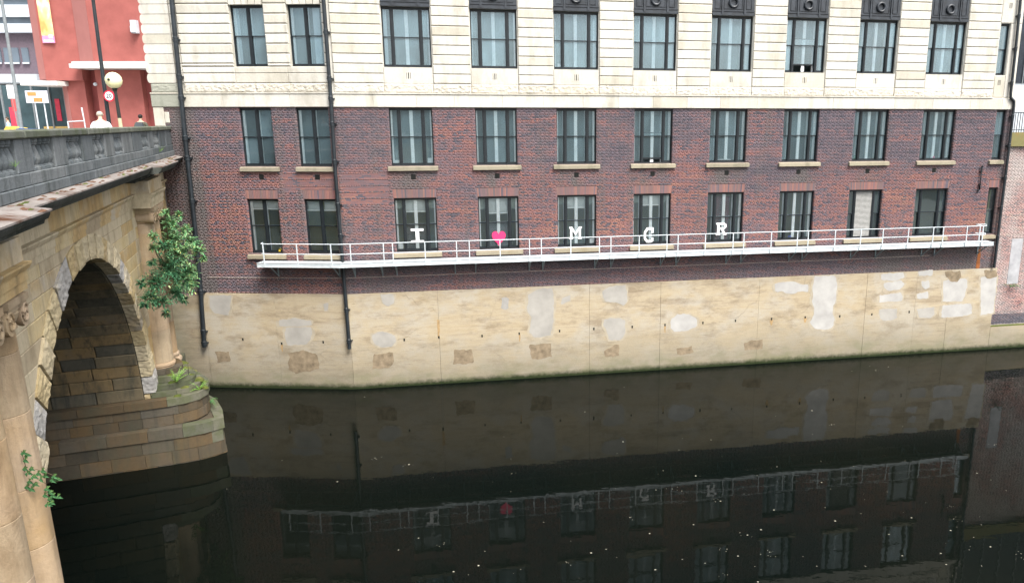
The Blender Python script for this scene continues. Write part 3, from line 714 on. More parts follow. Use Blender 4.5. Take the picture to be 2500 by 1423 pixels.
# narrow plain bay at the right end, set back
block(MAIN, 36.08, 36.72, 14.63, 18.5, -.03, M_white, 'plain_stone'); block(MAIN, 35.42, 36.06, 14.63, 15.78, -.03, M_white, 'plain_stone')
block(MAIN, 35.42, 36.72, 18.54, 21.5, -.03, M_white, 'plain_stone')
for zc in (15.28, 19.3):
    q = MB()
    for s in (-.07, 0, .07): q.box(s-.012, s+.012, -.036, -.028, 0, .28)
    part('vent_slot', q, M_dark, office, MAIN @ T(35.72 if zc < 16 else 35.9, 0, zc))
# left wing stones
for k in range(0, 12):
    z0, z1 = ZK(k)+JT*.5, ZK(k+1)-JT*.5
    if k <= 1:
        if k == 1: z1 = 15.79
        block(LEFT, -7.02, -4.52, z0, z1, -.09, M_white, ch=.04); block(LEFT, -4.51, -2.0, z0, z1, -.085, M_white, ch=.02); block(LEFT, -1.99, -.12, z0, z1, -.09, M_white, ch=.02)
        if k == 1:
            z0, z1 = 15.82, ZK(2)-JT*.5
    if k >= 1:
        if k > 6 and z0 > 18.5 and k < 8: pass
        block(LEFT, -7.02, -4.54, z0, z1, -.09, M_white, ch=.04); block(LEFT, -2.93, -1.85, z0, z1, -.09, M_white, ch=.04); block(LEFT, -.235, -.1, z0, z1, -.09, M_white, ch=.04)
    z0, z1 = ZK(k)+JT*.5, ZK(k+1)-JT*.5
    # corner stones with rounded noses that make the jagged edge against the street
    q = MB(); h = z1-z0; pf = [(0, 0), (0, h)]
    for i in range(7):
        t = math.pi*i/6; pf.append((-1.28-.10*math.sin(t), h/2+h/2*math.cos(t)))
    q.prism(pf, -.1, .6, 'y'); part('corner_stone', q, M_white, office, LEFT @ T(-7.36, 0, z0))
    block(LEFT, -7.34, -7.04, z0, z1, -.07, M_white)
for c in LB[1]:
    for i, s in enumerate((-.62, -.31, 0, .31, .62)):
        q = MB(); q.prism([(s-.14, 0), (s+.14, 0), (s*1.12+.15, .75), (s*1.12-.15, .75)], -.12 if i % 2 else -.10, .1, 'y')
        part('voussoir', q, M_white, office, LEFT @ T(c, 0, 18.53))
rough_block(LEFT, -7.0, -3.6, 14.65, 15.06, -.08, M_white_rough); rough_block(LEFT, -3.59, -.1, 14.65, 15.06, -.08, M_white_rough)
rough_block(LEFT, -8.62, -7.3, 14.65, 15.06, -.08, M_white_dirty)
run_stones(LEFT, -8.7, -.0, 14.58, 14.64, -.12, M_white, 'fillet_stone', 4.0, 5, .006)
run_stones(LEFT, -7.2, .0, 13.985, 14.57, -.09, M_white, 'band_stone', 1.7, 6)
block(LEFT, -8.7, -7.22, 13.985, 14.57, -.09, M_white_dirty, 'band_stone')
block(LEFT, -8.68, -8.18, 13.1, 13.975, -.06, M_white, 'quoin_stone', y1=.5); block(LEFT, -8.17, -7.95, 13.25, 13.75, -.04, M_white, 'quoin_stone')

# ---- cast iron panels over the upper windows
def spandrel(c):
    O = MAIN @ T(c, 0, 18.525); q = MB()
    q.box(-1.12, 1.12, -.02, .1, 0, 1.9)
    q.box(-1.12, 1.12, -.09, -.02, .0, .07); q.box(-1.12, 1.12, -.06, -.02, .07, .17); q.box(-1.12, 1.12, -.085, -.02, .19, .235)
    sp = part('spandrel_panel', q, M_iron, office, O)
    def frame(x0, x1, z0, z1, t=.035, y=-.05):
        f = MB(); f.box(x0, x1, y, -.02, z0, z0+t); f.box(x0, x1, y, -.02, z1-t, z1); f.box(x0, x0+t, y, -.02, z0+t, z1-t); f.box(x1-t, x1, y, -.02, z0+t, z1-t)
        part('panel_moulding', f, M_iron, sp, O)
    frame(-.5, .5, .32, 1.7); frame(-.98, -.68, .32, 1.7, .025); frame(.68, .98, .32, 1.7, .025)
    for sx in (-1, 1):
        f = MB(); f.box(sx*.59-.035, sx*.59+.035, -.075, -.02, .24, 1.9); f.box(sx*.59-.05, sx*.59+.05, -.11, -.085, .05, .24); part('pilaster_strip', f, M_iron, sp, O)
    w = MB(); n, mseg = 20, 8
    for i in range(n):
        a = 2*math.pi*i/n; rr = .06*(1+.18*(i % 2))
        for j in range(mseg):
            b = 2*math.pi*j/mseg; w.v.append(((.21+rr*math.cos(b))*math.cos(a), -.07+rr*math.sin(b), .62+(.21+rr*math.cos(b))*math.sin(a)))
    for i in range(n):
        for j in range(mseg): w.f.append((i*mseg+j, i*mseg+(j+1)%mseg, ((i+1)%n)*mseg+(j+1)%mseg, ((i+1)%n)*mseg+j))
    part('wreath', w, M_iron, sp, O, smooth=True)
for c in BAYS: spandrel(c)

# ================================================================== river wall under the building
rw = root('river_wall', 'pale concrete river wall with grey repair patches rising from the dark water', 'wall', MAIN)
def conc_panel(M, x0, x1, z0, z1, y0, y1=.44, name='wall_panel'):
    q = MB(); q.box(x0, x1, y0, y1, z0, z1); return part(name, q, M_conc, rw, M)
ej = [.42, 4.79, 12.64, 16.55, 22.19, 28.7, 31.85, 34.0, 37.02]
for i, (a, b) in enumerate(zip(ej, ej[1:])): conc_panel(MAIN, a+.006, b-.006, -1.5, 4.955, -.06-.006*(i % 2))
conc_panel(LEFT, -7.35, -3.7, -1.5, 4.955, -.06); conc_panel(LEFT, -3.69, .025, -1.5, 4.955, -.064)
conc_panel(LEFT, -12.0, -7.36, -1.5, 4.82, -.03, 1.0)
conc_panel(MAIN, 37.03, 60, -1.5, 1.38, -.066, .6, 'wall_ledge')
q = MB()
for M_, xx, zz in [('L', *p) for p in WEEPL] + [('M', *p) for p in WEEP]:
    pass
for fr, pts in (('L', WEEPL), ('M', WEEP)):
    M = LEFT if fr == 'L' else MAIN
    for (x, z) in pts:
        q = MB(); q.box(-.035, .035, -.012, 0, -.06, .06); q.box(-.045, .045, -.02, -.012, .06, .075)
        part('weep_hole', q, M_dark, rw, M @ T(x, -.062, z))
def smooth_poly(p, it=2, jit=.02, seed=0):
    r = random.Random(seed)
    for _ in range(it):
        o = []
        for i in range(len(p)):
            a, b = p[i], p[(i+1) % len(p)]
            o += [(a[0]*.8+b[0]*.2+r.uniform(-jit, jit), a[1]*.8+b[1]*.2+r.uniform(-jit, jit)), (a[0]*.2+b[0]*.8+r.uniform(-jit, jit), a[1]*.2+b[1]*.8+r.uniform(-jit, jit))]
        p = o; jit *= .6
    return p
M_rustw = plain('rust_streak', (.34,.235,.12), .92, var=.25, scale=6, spec=.1)
M_skim = plain('thin_mortar_skim', (.355,.312,.238), .92, var=.14, scale=3, bump=.2, spec=.1)
def ragged(p, seed, j):
    r_ = random.Random(seed+400); o = []
    for i in range(len(p)):
        a, b = p[i], p[(i+1) % len(p)]; n = max(1, int(math.hypot(b[0]-a[0], b[1]-a[1])/.16))
        for q_ in range(n):
            t = q_/n; o.append((a[0]+(b[0]-a[0])*t+r_.uniform(-j, j)*.6, a[1]+(b[1]-a[1])*t+r_.uniform(-j, j)*.6))
    return o
for i, (k, fr, pts) in enumerate(PATCHES):
    M = LEFT if fr == 'L' else MAIN
    base_p = pts; p = smooth_poly(ragged(pts, i, .06 if k != 'b' else .09), 1 if k != 'b' else 2, .012, i)
    q = MB(); q.prism(p, -.0685-.0003*(i % 6), -.05, 'y'); part('repair_patch', q, M_patch[k], rw, M)
    if k in 'gw':            # feathered skim of thinner mortar round the repair
        cx = sum(a for a, b in pts)/len(pts); cz = sum(b for a, b in pts)/len(pts)
        sk = smooth_poly(ragged([(cx+(a-cx)*1.10+(.04 if a > cx else -.04), min(4.95, cz+(b-cz)*1.08)) for a, b in pts], i+50, .10), 1, .012, i)
        q = MB(); q.prism(sk, -.0672-.0001*(i % 8), -.05, 'y'); part('mortar_skim', q, M_skim, rw, M)

for fr, x, z0, z1, wd in (('M', 4.76, 2.5, 3.45, .07), ('M', 23.0, 2.2, 2.55, .10), ('M', 25.03, 2.25, 2.55, .09), ('M', 8.9, 2.05, 2.45, .05), ('L', -3.52, 1.95, 2.36, .05), ('M', 16.82, 2.1, 2.5, .05)):
    q = MB(); q.prism(smooth_poly(ragged([(x-wd, z1), (x+wd, z1), (x+wd*.6, z0), (x-wd*.4, z0)], int(x*10), .03), 1, .01, 2), -.0672, -.05, 'y')
    part('rust_stain', q, M_rustw, rw, MAIN if fr == 'M' else LEFT)
q = MB(); q.prism(smooth_poly(ragged([(35.62, 6.05), (35.78, 6.1), (35.86, 5.2), (35.84, 4.97), (35.6, 4.97)], 5, .04), 1, .01, 3), -.0185, -.005, 'y')
part('rust_stain', q, plain('rust', (.22,.075,.022), .9, var=.35, scale=5), office, MAIN)
q = MB(); q.box(37.04, 60, -.062, .235, 1.38, 1.40); part('mossy_ledge', q, M_moss, rw, MAIN)

# ================================================================== drainpipes
def drainpipe(M, pts, y, r, label, collars, foot=None, group=None):
    P = [(x, y, z) for x, z in pts]; base = P[-1]
    O = M @ T(*base); d = root('drainpipe', label, 'drainpipe', O)
    L = [(p[0]-base[0], p[1]-base[1], p[2]-base[2]) for p in P]
    if foot: L += foot
    q = MB(); q.tube(L, r, 12); part('pipe', q, M_pipe, d, O, smooth=True)
    for zc in collars:
        for (a, b) in zip(P, P[1:]):
            if b[2] <= zc <= a[2]:
                t = (zc-b[2])/(a[2]-b[2]); x = b[0]+(a[0]-b[0])*t
                q = MB(); q.lathe([(r*1.02, -.12), (r*1.2, -.11), (r*1.2, -.02), (r*1.12, -.015), (r*1.12, .03), (r*1.22, .04), (r*1.22, .10), (r*1.05, .12)], 0, 0, 14)
                q.box(-r*1.5, r*1.5, .0, -y-.0 if False else -y, -.03, .03)
                part('pipe_collar', q, M_pipe, d, O @ T(x-base[0], 0, zc-base[2])); break
    return d
drainpipe(LEFT, [(-7.04, 21.5), (-7.05, 18.7), (-7.13, 14.9), (-7.18, 12.5), (-7.21, 8.6), (-7.3, 5.0), (-7.34, 4.5), (-7.45, 2.2)], -.22, .105,
          'thick black drainpipe nearest the bridge, passing behind the bush', [17.0, 15.35, 14.4, 12.55, 11.6, 9.55, 7.6, 5.05, 3.0, 2.4])
drainpipe(LEFT, [(.0, 21.5), (-.0, 18.7), (-.0, 14.8), (-.05, 10.8), (-.02, 6.4), (.0, 2.2)], -.23, .088,
          'black drainpipe running down the bend in the facade beside the walkway joint', [17.3, 15.25, 14.35, 13.2, 11.45, 9.4, 7.9, 4.2, 2.6])
drainpipe(MAIN, [(36.33, 21.5), (36.33, 19.7), (36.39, 17.2), (36.41, 14.85), (36.44, 14.62), (36.68, 14.42), (36.71, 14.2), (36.72, 11.4), (36.69, 8.0), (36.69, 5.0)], -.17, .075,
          'slim dark drainpipe with a swan neck at the right end of the building', [18.9, 17.2, 15.4, 13.6, 12.0, 10.2, 8.5, 6.8])
d = root('overflow_pipe', 'short dark pipe stub on the brickwork near the right end', 'pipe', MAIN @ T(35.19, -.1, 9.5))
q = MB(); q.tube([(0, -.03, 1.38), (0, 0, 1.32), (.0, 0, .06), (-.12, -.05, 0)], .05, 10); part('pipe', q, M_pipe, d, MAIN @ T(35.19, -.1, 9.5), True)
q = MB(); q.box(-.07, .07, -.02, .09, .3, .36); q.box(-.07, .07, -.02, .09, 1.05, 1.11); part('pipe_clip', q, M_pipe, d, MAIN @ T(35.19, -.1, 9.5))

# cable pinned along the brickwork
cb = MB()
cp = [LEFT @ Vector((-7.0, -.03, 5.76)), LEFT @ Vector((-.25, -.03, 5.77)), LEFT @ Vector((.06, -.10, 5.77)), MAIN @ Vector((.5, -.03, 5.775)), MAIN @ Vector((13, -.03, 5.78)), MAIN @ Vector((25.7, -.03, 5.79)), MAIN @ Vector((32.5, -.03, 5.84))]
o = cp[0].copy(); cb.tube([p-o for p in cp], .011, 6)
link('cable', cb.mesh('cable', plain('pale_cable', (.50,.42,.36), .7)), None, Matrix.Translation(o), label='thin pale cable pinned along the brickwork under the walkway', category='cable')

# ================================================================== walkway
ww = root('access_walkway', 'galvanised steel access walkway with handrail bracketed to the brick facade', 'walkway', MAIN @ T(.4, 0, 6.4))
ZD = 6.64
def slab(name, M, x0, x1, y0, y1, z0, z1, mat=M_galv):
    q = MB(); q.box(x0, x1, y0, y1, z0, z1); return part(name, q, mat, ww, M)
def beam(M, x0, x1):
    q = MB(); q.box(x0, x1, -.80, -.775, 6.44, 6.66); q.box(x0, x1, -.825, -.80, 6.44, 6.465); q.box(x0, x1, -.825, -.80, 6.635, 6.66); q.box(x0, x1, -.812, -.80, 6.53, 6.55)
    part('edge_beam', q, M_galv, ww, M)
    q = MB(); q.box(x0, x1, -.15, -.125, 6.44, 6.64); part('wall_beam', q, M_galv_d, ww, M)
    # open bar grating deck
    n = int((x1-x0)/1.5); 
    for i in range(n):
        a, b = x0+(x1-x0)*i/n+.006, x0+(x1-x0)*(i+1)/n-.006
        q = MB(); q.box(a, b, -.775, -.15, 6.612, 6.64)
        for s in np.arange(a+.1, b-.05, .2): q.box(s, s+.02, -.77, -.155, 6.64, 6.646)
        part('deck_plate', q, M_galv, ww, M)
beam(LEFT, -4.02, .09); beam(MAIN, .31, 35.95)
for M, xs_ in ((LEFT, POSTL), (MAIN, POST)):
    for x in xs_:
        q = MB(); q.box(-.022, .022, -.022, .022, -.19, .95); q.box(-.05, .05, -.03, -.022, -.19, -.02); part('post', q, M_galv, ww, M @ T(x, -.85, ZD))
q = MB(); q.box(-.022, .022, -.022, .022, -.1, .95); part('post', q, M_galv, ww, MAIN @ T(35.35, -.32, ZD))
for z in (ZD+.95, ZD+.46):
    a = [LEFT @ Vector((-3.75, -.55, z+.02)), LEFT @ Vector((-3.72, -.80, z)), LEFT @ Vector((-3.61, -.85, z)), LEFT @ Vector((.1, -.85, z)), MAIN @ Vector((.7, -.85, z)), MAIN @ Vector((35.2, -.85, z)), MAIN @ Vector((35.38, -.78, z)), MAIN @ Vector((35.75, -.25, z))]
    q = MB(); q.tube(a, .021, 8); part('rail', q, M_galv, ww)
    q = MB(); q.tube([MAIN @ Vector((35.12, -.85, z)), MAIN @ Vector((35.12, -.25, z)), MAIN @ Vector((35.75, -.25, z))], .02, 8); part('rail', q, M_galv, ww)
for M, xs_ in ((LEFT, BRL), (MAIN, BR)):
    for x in xs_:
        q = MB(); q.box(-.03, .03, -.06, -.012, -.62, .0); q.box(-.03, .03, -.80, -.06, -.05, -.005)
        q.add([(-.025,-.06,-.60),(.025,-.06,-.60),(.025,-.76,-.055),(-.025,-.76,-.055),(-.025,-.06,-.54),(.025,-.06,-.54),(.025,-.70,-.05),(-.025,-.70,-.05)],
              [(0,1,2,3),(4,7,6,5),(0,4,5,1),(1,5,6,2),(2,6,7,3),(3,7,4,0)])
        part('bracket', q, M_galv_d, ww, M @ T(x, 0, 6.445))

# ================================================================== letters in the windows
def letter(name, label, cat, polys, mat, c, zc, w, h, yo=.165):
    """polys in unit square 0..1, placed behind the pane on the sill side of the room"""
    q = MB()
    for p in polys: q.prism([((x-.5)*w, (z-.5)*h) for x, z in p], 0, .03, 'y')
    return link(name, q.mesh(name, mat), None, MAIN @ T(c, yo, zc), label=label, category=cat, group='letters in the windows')
def rect(a, b, c, d): return [(a, c), (b, c), (b, d), (a, d)]
letter('window_letter', 'white slab letter I in the leftmost lettered window', 'letter', [rect(0, 1, .84, 1), rect(.36, .64, .16, .84), rect(0, 1, 0, .16)], M_letter, 3.94, 7.76, .62, .70)
hp = []
for i in range(40):
    t = 2*math.pi*i/40; hp.append((.5+16*math.sin(t)**3/34, .54+(13*math.cos(t)-5*math.cos(2*t)-2*math.cos(3*t)-math.cos(4*t))/30))
letter('window_heart', 'pink heart in the window between the letters I and M', 'heart', [hp[::-1]], M_pink, 7.98, 7.53, .74, .78)
letter('window_letter', 'white slab letter M in the window next to the heart', 'letter',
       [rect(0, .30, 0, .13), rect(.70, 1, 0, .13), rect(.07, .24, .13, .87), rect(.76, .93, .13, .87), rect(0, .24, .87, 1), rect(.76, 1, .87, 1),
        [(.24, 1), (.24, .72), (.5, .30), (.5, .55)], [(.76, .72), (.76, 1), (.5, .55), (.5, .30)]], M_letter, 11.95, 7.68, .66, .64)
letter('window_letter', 'white angular letter C in the window between M and R', 'letter',
       [[(.3, 1), (.0, .72), (.22, .66), (.42, .84)], rect(.3, .75, .84, 1) , rect(.75, 1, .62, 1), [(0, .72), (0, .25), (.22, .30), (.22, .66)], [(0, .25), (.3, 0), (.42, .16), (.22, .30)], rect(.3, .78, 0, .16), [(.78, 0), (1, .1), (1, .34), (.78, .28)]], M_letter, 15.88, 7.46, .52, .80)
letter('window_letter', 'white slab letter R in the rightmost lettered window', 'letter',
       [rect(0, .40, 0, .13), rect(.66, 1, 0, .13), rect(.1, .32, .13, .87), rect(0, .32, .87, 1), rect(.32, .78, .84, 1), [(.78, 1), (.97, .86), (.97, .62), (.78, .48), (.78, .64), (.78, .84)], rect(.32, .78, .48, .62),
        [(.42, .48), (.64, .48), (.92, .13), (.70, .13)]], M_letter, 19.93, 7.68, .60, .66)
# small things on the inner sills
M_bag = plain('green_card', (.20,.42,.28), .6); M_pinkc = plain('pink_plastic', (.65,.2,.32), .5)
def sill_item(name, label, cat, mb, mat, M, x, z, y=.36):
    return link(name, mb.mesh(name, mat), None, M @ T(x, y, z), label=label, category=cat)
q = MB(); q.lathe([(.13, 0), (.16, .03), (.16, .08), (.12, .10), (.10, .16), (.05, .19)], 0, 0, 12); sill_item('desk_toy', 'small yellow rounded toy on the sill of the far left window', 'toy', q, plain('yellow_plastic', (.75,.50,.03), .4), LEFT, -3.32, R3[0]+.04)
q = MB(); q.lathe([(.05, 0), (.10, .03), (.12, .08), (.10, .14), (.04, .17)], 0, 0, 12); sill_item('blue_bowl', 'small round blue bowl on the windowsill right of the letter R', 'bowl', q, plain('blue_glaze', (.10,.14,.55), .3), MAIN, 24.0, R3[0]+.04)
q = MB(); q.box(-.07, .07, -.03, .03, 0, .22); q.box(-.02, .02, -.02, .02, .22, .26); sill_item('carton', 'small pale yellow carton standing at the right side of that sill by the blue bowl', 'carton', q, plain('pale_yellow_card', (.7,.66,.35), .6), MAIN, 24.78, R3[0]+.04)
for i, (M, x, w, h, lab) in enumerate(((MAIN, 3.12, .20, .26, 'white paper notice low in the window behind the letter I, left side'), (MAIN, 13.0-.18, .20, .24, 'white paper notice in the bottom right corner behind the letter M'))):
    q = MB(); q.box(-w/2, w/2, 0, .006, 0, h); sill_item('paper_notice', lab, 'notice', q, M_letter, M, x, R3[0]+.12, .29)
for i, (x, w, h, lab) in enumerate(((3.12, .26, .17, 'white box on the sill of the middle storey window above letter I, left'), (4.72, .20, .26, 'white notice in the right light of the middle storey window above letter I'))):
    q = MB(); q.box(-w/2, w/2, 0, .04, 0, h); sill_item('paper_box', lab, 'box', q, M_letter, MAIN, x, R2[0]+.10, .28)

for name, lab, cat, x, w, h, dpt, mt in (('file_box', 'pale green box on the sill of the middle storey window above the louvred opening', 'box', 27.6, .22, .20, .06, M_bag),
        ('pink_pot', 'small pink pot in the middle storey window above the plain dark window', 'pot', 32.35, .14, .16, .08, M_pinkc),
        ('paper_stack', 'low white stack of papers on the sill of the middle storey window above letter R', 'papers', 20.0, .72, .06, .08, M_letter),
        ('small_bottle', 'small white bottle by the right frame of the middle storey window above the louvred opening', 'bottle', 28.82, .07, .22, .07, M_letter),
        ('small_card', 'little white card in the bottom left of the upper storey window above letter M', 'card', 11.2, .18, .20, .02, M_letter)):
    zz_ = (R1 if cat == 'card' else R2)[0]+.09
    if cat in ('pot', 'bottle'):
        q = MB(); q.lathe([(w*.38, 0), (w*.5, h*.3), (w*.5, h*.7), (w*.25, h*.85), (w*.25, h)], 0, 0, 10)
    else:
        q = MB(); q.box(-w/2, w/2, -dpt/2, dpt/2, 0, h)
        if cat != 'card': q.box(-w*.46, w*.40, -dpt*.45, dpt*.4, h, h+.02)
    sill_item(name, lab, cat, q, mt, MAIN, x, zz_, .305)

# ================================================================== river
q = MB(); q.add([(-60, -60, 0), (90, -60, 0), (90, 60, 0), (-60, 60, 0)], [(0, 1, 2, 3)])
river = link('river', q.mesh('river', water_mat()), None, WORLD, kind='structure')
q = MB(); fr = random.Random(11)
def fleck(x, y, r):
    n = 6; a0 = fr.random()*6; s = fr.uniform(.5, 1); o = len(q.v)
    for i in range(n):
        a = a0+2*math.pi*i/n; rr = r*fr.uniform(.6, 1.1); q.v.append((x+rr*math.cos(a), y+rr*s*math.sin(a), .006))
    q.f.append(tuple(range(o, o+n)))
for i in range(900):
    x, y = fr.uniform(-14, 19), fr.uniform(19.6, 40)
    d = max(0, min(1, (x+12)/24))*max(.05, min(1, (31-y)/9))
    if fr.random() > d*.75+.03 or (y-36)*1.0 > (x+12.5)*.19-1.2: continue
    fleck(x, y, fr.choice((.012, .015, .018, .022, .03, .04)))
    if fr.random() < .22:
        for _ in range(3): fleck(x+fr.uniform(-.25, .25), y+fr.uniform(-.15, .15), fr.uniform(.01, .02))
link('foam_flecks', q.mesh('foam_flecks', plain('foam', (.30,.28,.22), .8)), None, WORLD, kind='stuff', label='small pale flecks of foam and leaves drifting on the dark river')

# ================================================================== stone bridge
bridge = root('stone_bridge', 'old sandstone arch bridge with soot dark balustrade and paired columns', 'bridge', BRI)
R90 = Matrix.Rotation(math.pi/2, 4, 'Z')
def BF(e0, t=0, z=0): return BRI @ T(e0, t, z) @ R90        # local x runs along the bridge, -y is outward
TC, ZC, RI, RO = -16.08, 2.1, 7.24, 7.95
E_SP = -.6
r = random.Random(3)
# solid body with the main arch and the small side arch cut through
def body(t0, t1, tc, zc, ri, e0, e1, ztop):
    q = MB(); n = 40; A = [(tc-ri*math.cos(math.pi*i/n), zc+ri*math.sin(math.pi*i/n)) for i in range(n+1)]
    low = [(t0, -1.5), (A[0][0], -1.5)] + A + [(A[-1][0], -1.5), (t1, -1.5)]
    for (a, b) in zip(low, low[1:]):
        for e in (e0, e1):
            q.add([(e, a[0], a[1]), (e, b[0], b[1]), (e, b[0], ztop), (e, a[0], ztop)], [(0, 1, 2, 3)])
        q.add([(e0, a[0], a[1]), (e0, b[0], b[1]), (e1, b[0], b[1]), (e1, a[0], a[1])], [(0, 1, 2, 3)])
    q.add([(e0, t0, -1.5), (e1, t0, -1.5), (e1, t0, ztop), (e0, t0, ztop), (e0, t1, -1.5), (e1, t1, -1.5), (e1, t1, ztop), (e0, t1, ztop)], [(0,1,2,3), (4,5,6,7), (3,2,6,7)])
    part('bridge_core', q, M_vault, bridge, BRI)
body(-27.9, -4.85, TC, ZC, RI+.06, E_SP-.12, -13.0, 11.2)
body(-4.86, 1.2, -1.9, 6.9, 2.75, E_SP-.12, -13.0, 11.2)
q = MB(); q.box(-13, E_SP-.12, -60, -27.9, -1.5, 11.2); part('bridge_core', q, M_sand, bridge, BRI)

# spandrel ashlar
def quad_stone(poly, mat, e=E_SP, th=.14, name='ashlar_block', proud=0.0):
    cx = sum(p[0] for p in poly)/len(poly); cz = sum(p[1] for p in poly)/len(poly)
    g = .010; P = []
    for p in poly:
        d = math.hypot(p[0]-cx, p[1]-cz); P.append((p[0]-cx-(p[0]-cx)/d*g*1.4, p[1]-cz-(p[1]-cz)/d*g*1.4))
    q = MB(); n = len(P); ins = [(x*(1-.018/max(.1, abs(x))) if abs(x) > .05 else x, z*(1-.018/max(.1, abs(z))) if abs(z) > .05 else z) for x, z in P]
    q.v = [(x, -proud, z) for x, z in ins] + [(x, -proud+.014, z) for x, z in P] + [(x, th, z) for x, z in P]
    q.f = [tuple(range(n))] + [(i, i+n, (i+1)%n+n, (i+1)%n) for i in range(n)] + [(i+n, i+2*n, (i+1)%n+2*n, (i+1)%n+n) for i in range(n)]
    part(name, q, mat, bridge, BF(e, cx, cz))
hw = lambda z: math.sqrt(max(0, RO*RO-(z-ZC)**2))
zs = [2.62, 3.15, 3.7, 4.25, 4.8, 5.35, 5.9, 6.42, 6.94, 7.44, 7.92, 8.4, 8.86, 9.3, 9.7, 10.05]
for za, zb in zip(zs, zs[1:]):
    zb_ = zb
    ra, rb = TC+hw(za), TC+hw(zb_)
    # right of the arch
    x1 = -6.4; xs_ = [None]; x = x1
    cuts_ = [x1]
    while cuts_[-1]-2.3 > max(ra, rb)+.5: cuts_.append(cuts_[-1]-r.uniform(1.5, 2.3))
    for b, a in zip(cuts_, cuts_[1:]): quad_stone([(a, za), (b, za), (b, zb_), (a, zb_)], M_sand)
    quad_stone([(ra, za), (cuts_[-1], za), (cuts_[-1], zb_), (rb, zb_)], M_sand)
    la, lb_ = TC-hw(za), TC-hw(zb_); x0 = -27.6; cuts_ = [x0]
    while cuts_[-1]+2.4 < min(la, lb_)-.3: cuts_.append(cuts_[-1]+r.uniform(1.5, 2.4))
    for a, b in zip(cuts_, cuts_[1:]): quad_stone([(a, za), (b, za), (b, zb_), (a, zb_)], M_sand)
    if la > cuts_[-1]+.1: quad_stone([(cuts_[-1], za), (la, za), (lb_, zb_), (cuts_[-1], zb_)], M_sand)
# side bay stones round the little arch beyond the pier
hs = lambda z: math.sqrt(max(0, 3.2**2-(z-6.9)**2))
for za, zb in zip(zs[7:], zs[8:]):
    a0, a1 = (-1.9-hs(za), -1.9-hs(zb)) if za < 9.7 else (-1.9, -1.9)
    if a0 < -6.3: continue
    quad_stone([(-6.4, za), (a0, za), (a1, zb), (-6.4, zb)], M_sand)
    b0, b1 = (-1.9+hs(za), -1.9+hs(zb)) if za < 9.7 else (-1.9, -1.9)
    if b0 < .45: quad_stone([(b0, za), (.5, za), (.5, zb), (min(b1, .45), zb)], M_sand)
for za, zb in zip(zs[:7], zs[1:8]):
    quad_stone([(-6.4, za), (-4.66, za), (-4.66, zb), (-6.4, zb)], M_sand)
def ring(tc, zc, ri, ro, n, rough, mat, e, dep, pr, a0=0.0, a1=math.pi):
    for i in range(n):
        ta, tb = a0+(a1-a0)*i/n+.004, a0+(a1-a0)*(i+1)/n-.004
        q = MB(); nu, nv = 7, 8; sd = r.random()*99; p0 = pr[i % len(pr)]
        for j in range(nv+1):
            for k in range(nu+1):
                a = ta+(tb-ta)*k/nu; rr = ri+(ro-ri)*j/nv; ed = j in (0, nv) or k in (0, nu)
                d = p0 - .03 if ed else p0+rough*.7*mnoise.noise(Vector((a*ri*3+sd, rr*3, sd)))+rough*.9*mnoise.noise(Vector((a*ri*8+sd, rr*8, 7)))
                q.v.append((tc+rr*math.cos(a), -d, zc+rr*math.sin(a)))
        for j in range(nv):
            for k in range(nu): s = j*(nu+1)+k; q.f.append((s, s+1, s+nu+2, s+nu+1))
        cor = [(ta, ri), (tb, ri), (tb, ro), (ta, ro)]
        ps = [(tc+rr*math.cos(a), zc+rr*math.sin(a)) for a, rr in cor]
        q.add([(x, -p0+.03, z) for x, z in ps] + [(x, dep, z) for x, z in ps], [(0,4,5,1), (1,5,6,2), (2,6,7,3), (3,7,4,0)])
        c = Vector((sum(p[0] for p in ps)/4, 0, sum(p[1] for p in ps)/4))
        q.v = [(x-c.x, y, z-c.z) for x, y, z in q.v]
        part('voussoir', q, mat, bridge, BF(e, c.x, c.z))
ring(TC, ZC, RI, RO+.03, 31, .045, M_sand_rock, E_SP, .34, (.05, .10, .07))
ring(-1.9, 6.9, 2.7, 3.22, 13, .03, M_sand, E_SP, .5, (.03, .05), math.radians(42))
# vault stones of the far half of the big arch
th = math.radians(4.1); a = 0.0; row = 0
while a < math.radians(108):
    x = E_SP-.36
    if row % 2: x += .0
    while x > -12.2:
        L = r.uniform(.9, 2.0); q = MB(); pr = r.uniform(0, .03)
        q.chbox(-L+.012, -.012, -.02-pr, .10, .012, RI*th-.012, .025)
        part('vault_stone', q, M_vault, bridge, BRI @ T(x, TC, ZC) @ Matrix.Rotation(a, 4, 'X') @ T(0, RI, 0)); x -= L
    a += th; row += 1
# near half of the vault seen only from a side step: one plain lining course set
for i in range(6):
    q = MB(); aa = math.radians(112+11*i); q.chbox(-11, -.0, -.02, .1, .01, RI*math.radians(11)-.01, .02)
    part('vault_stone', q, M_vault, bridge, BRI @ T(E_SP-.36, TC, ZC) @ Matrix.Rotation(aa, 4, 'X') @ T(0, RI, 0))

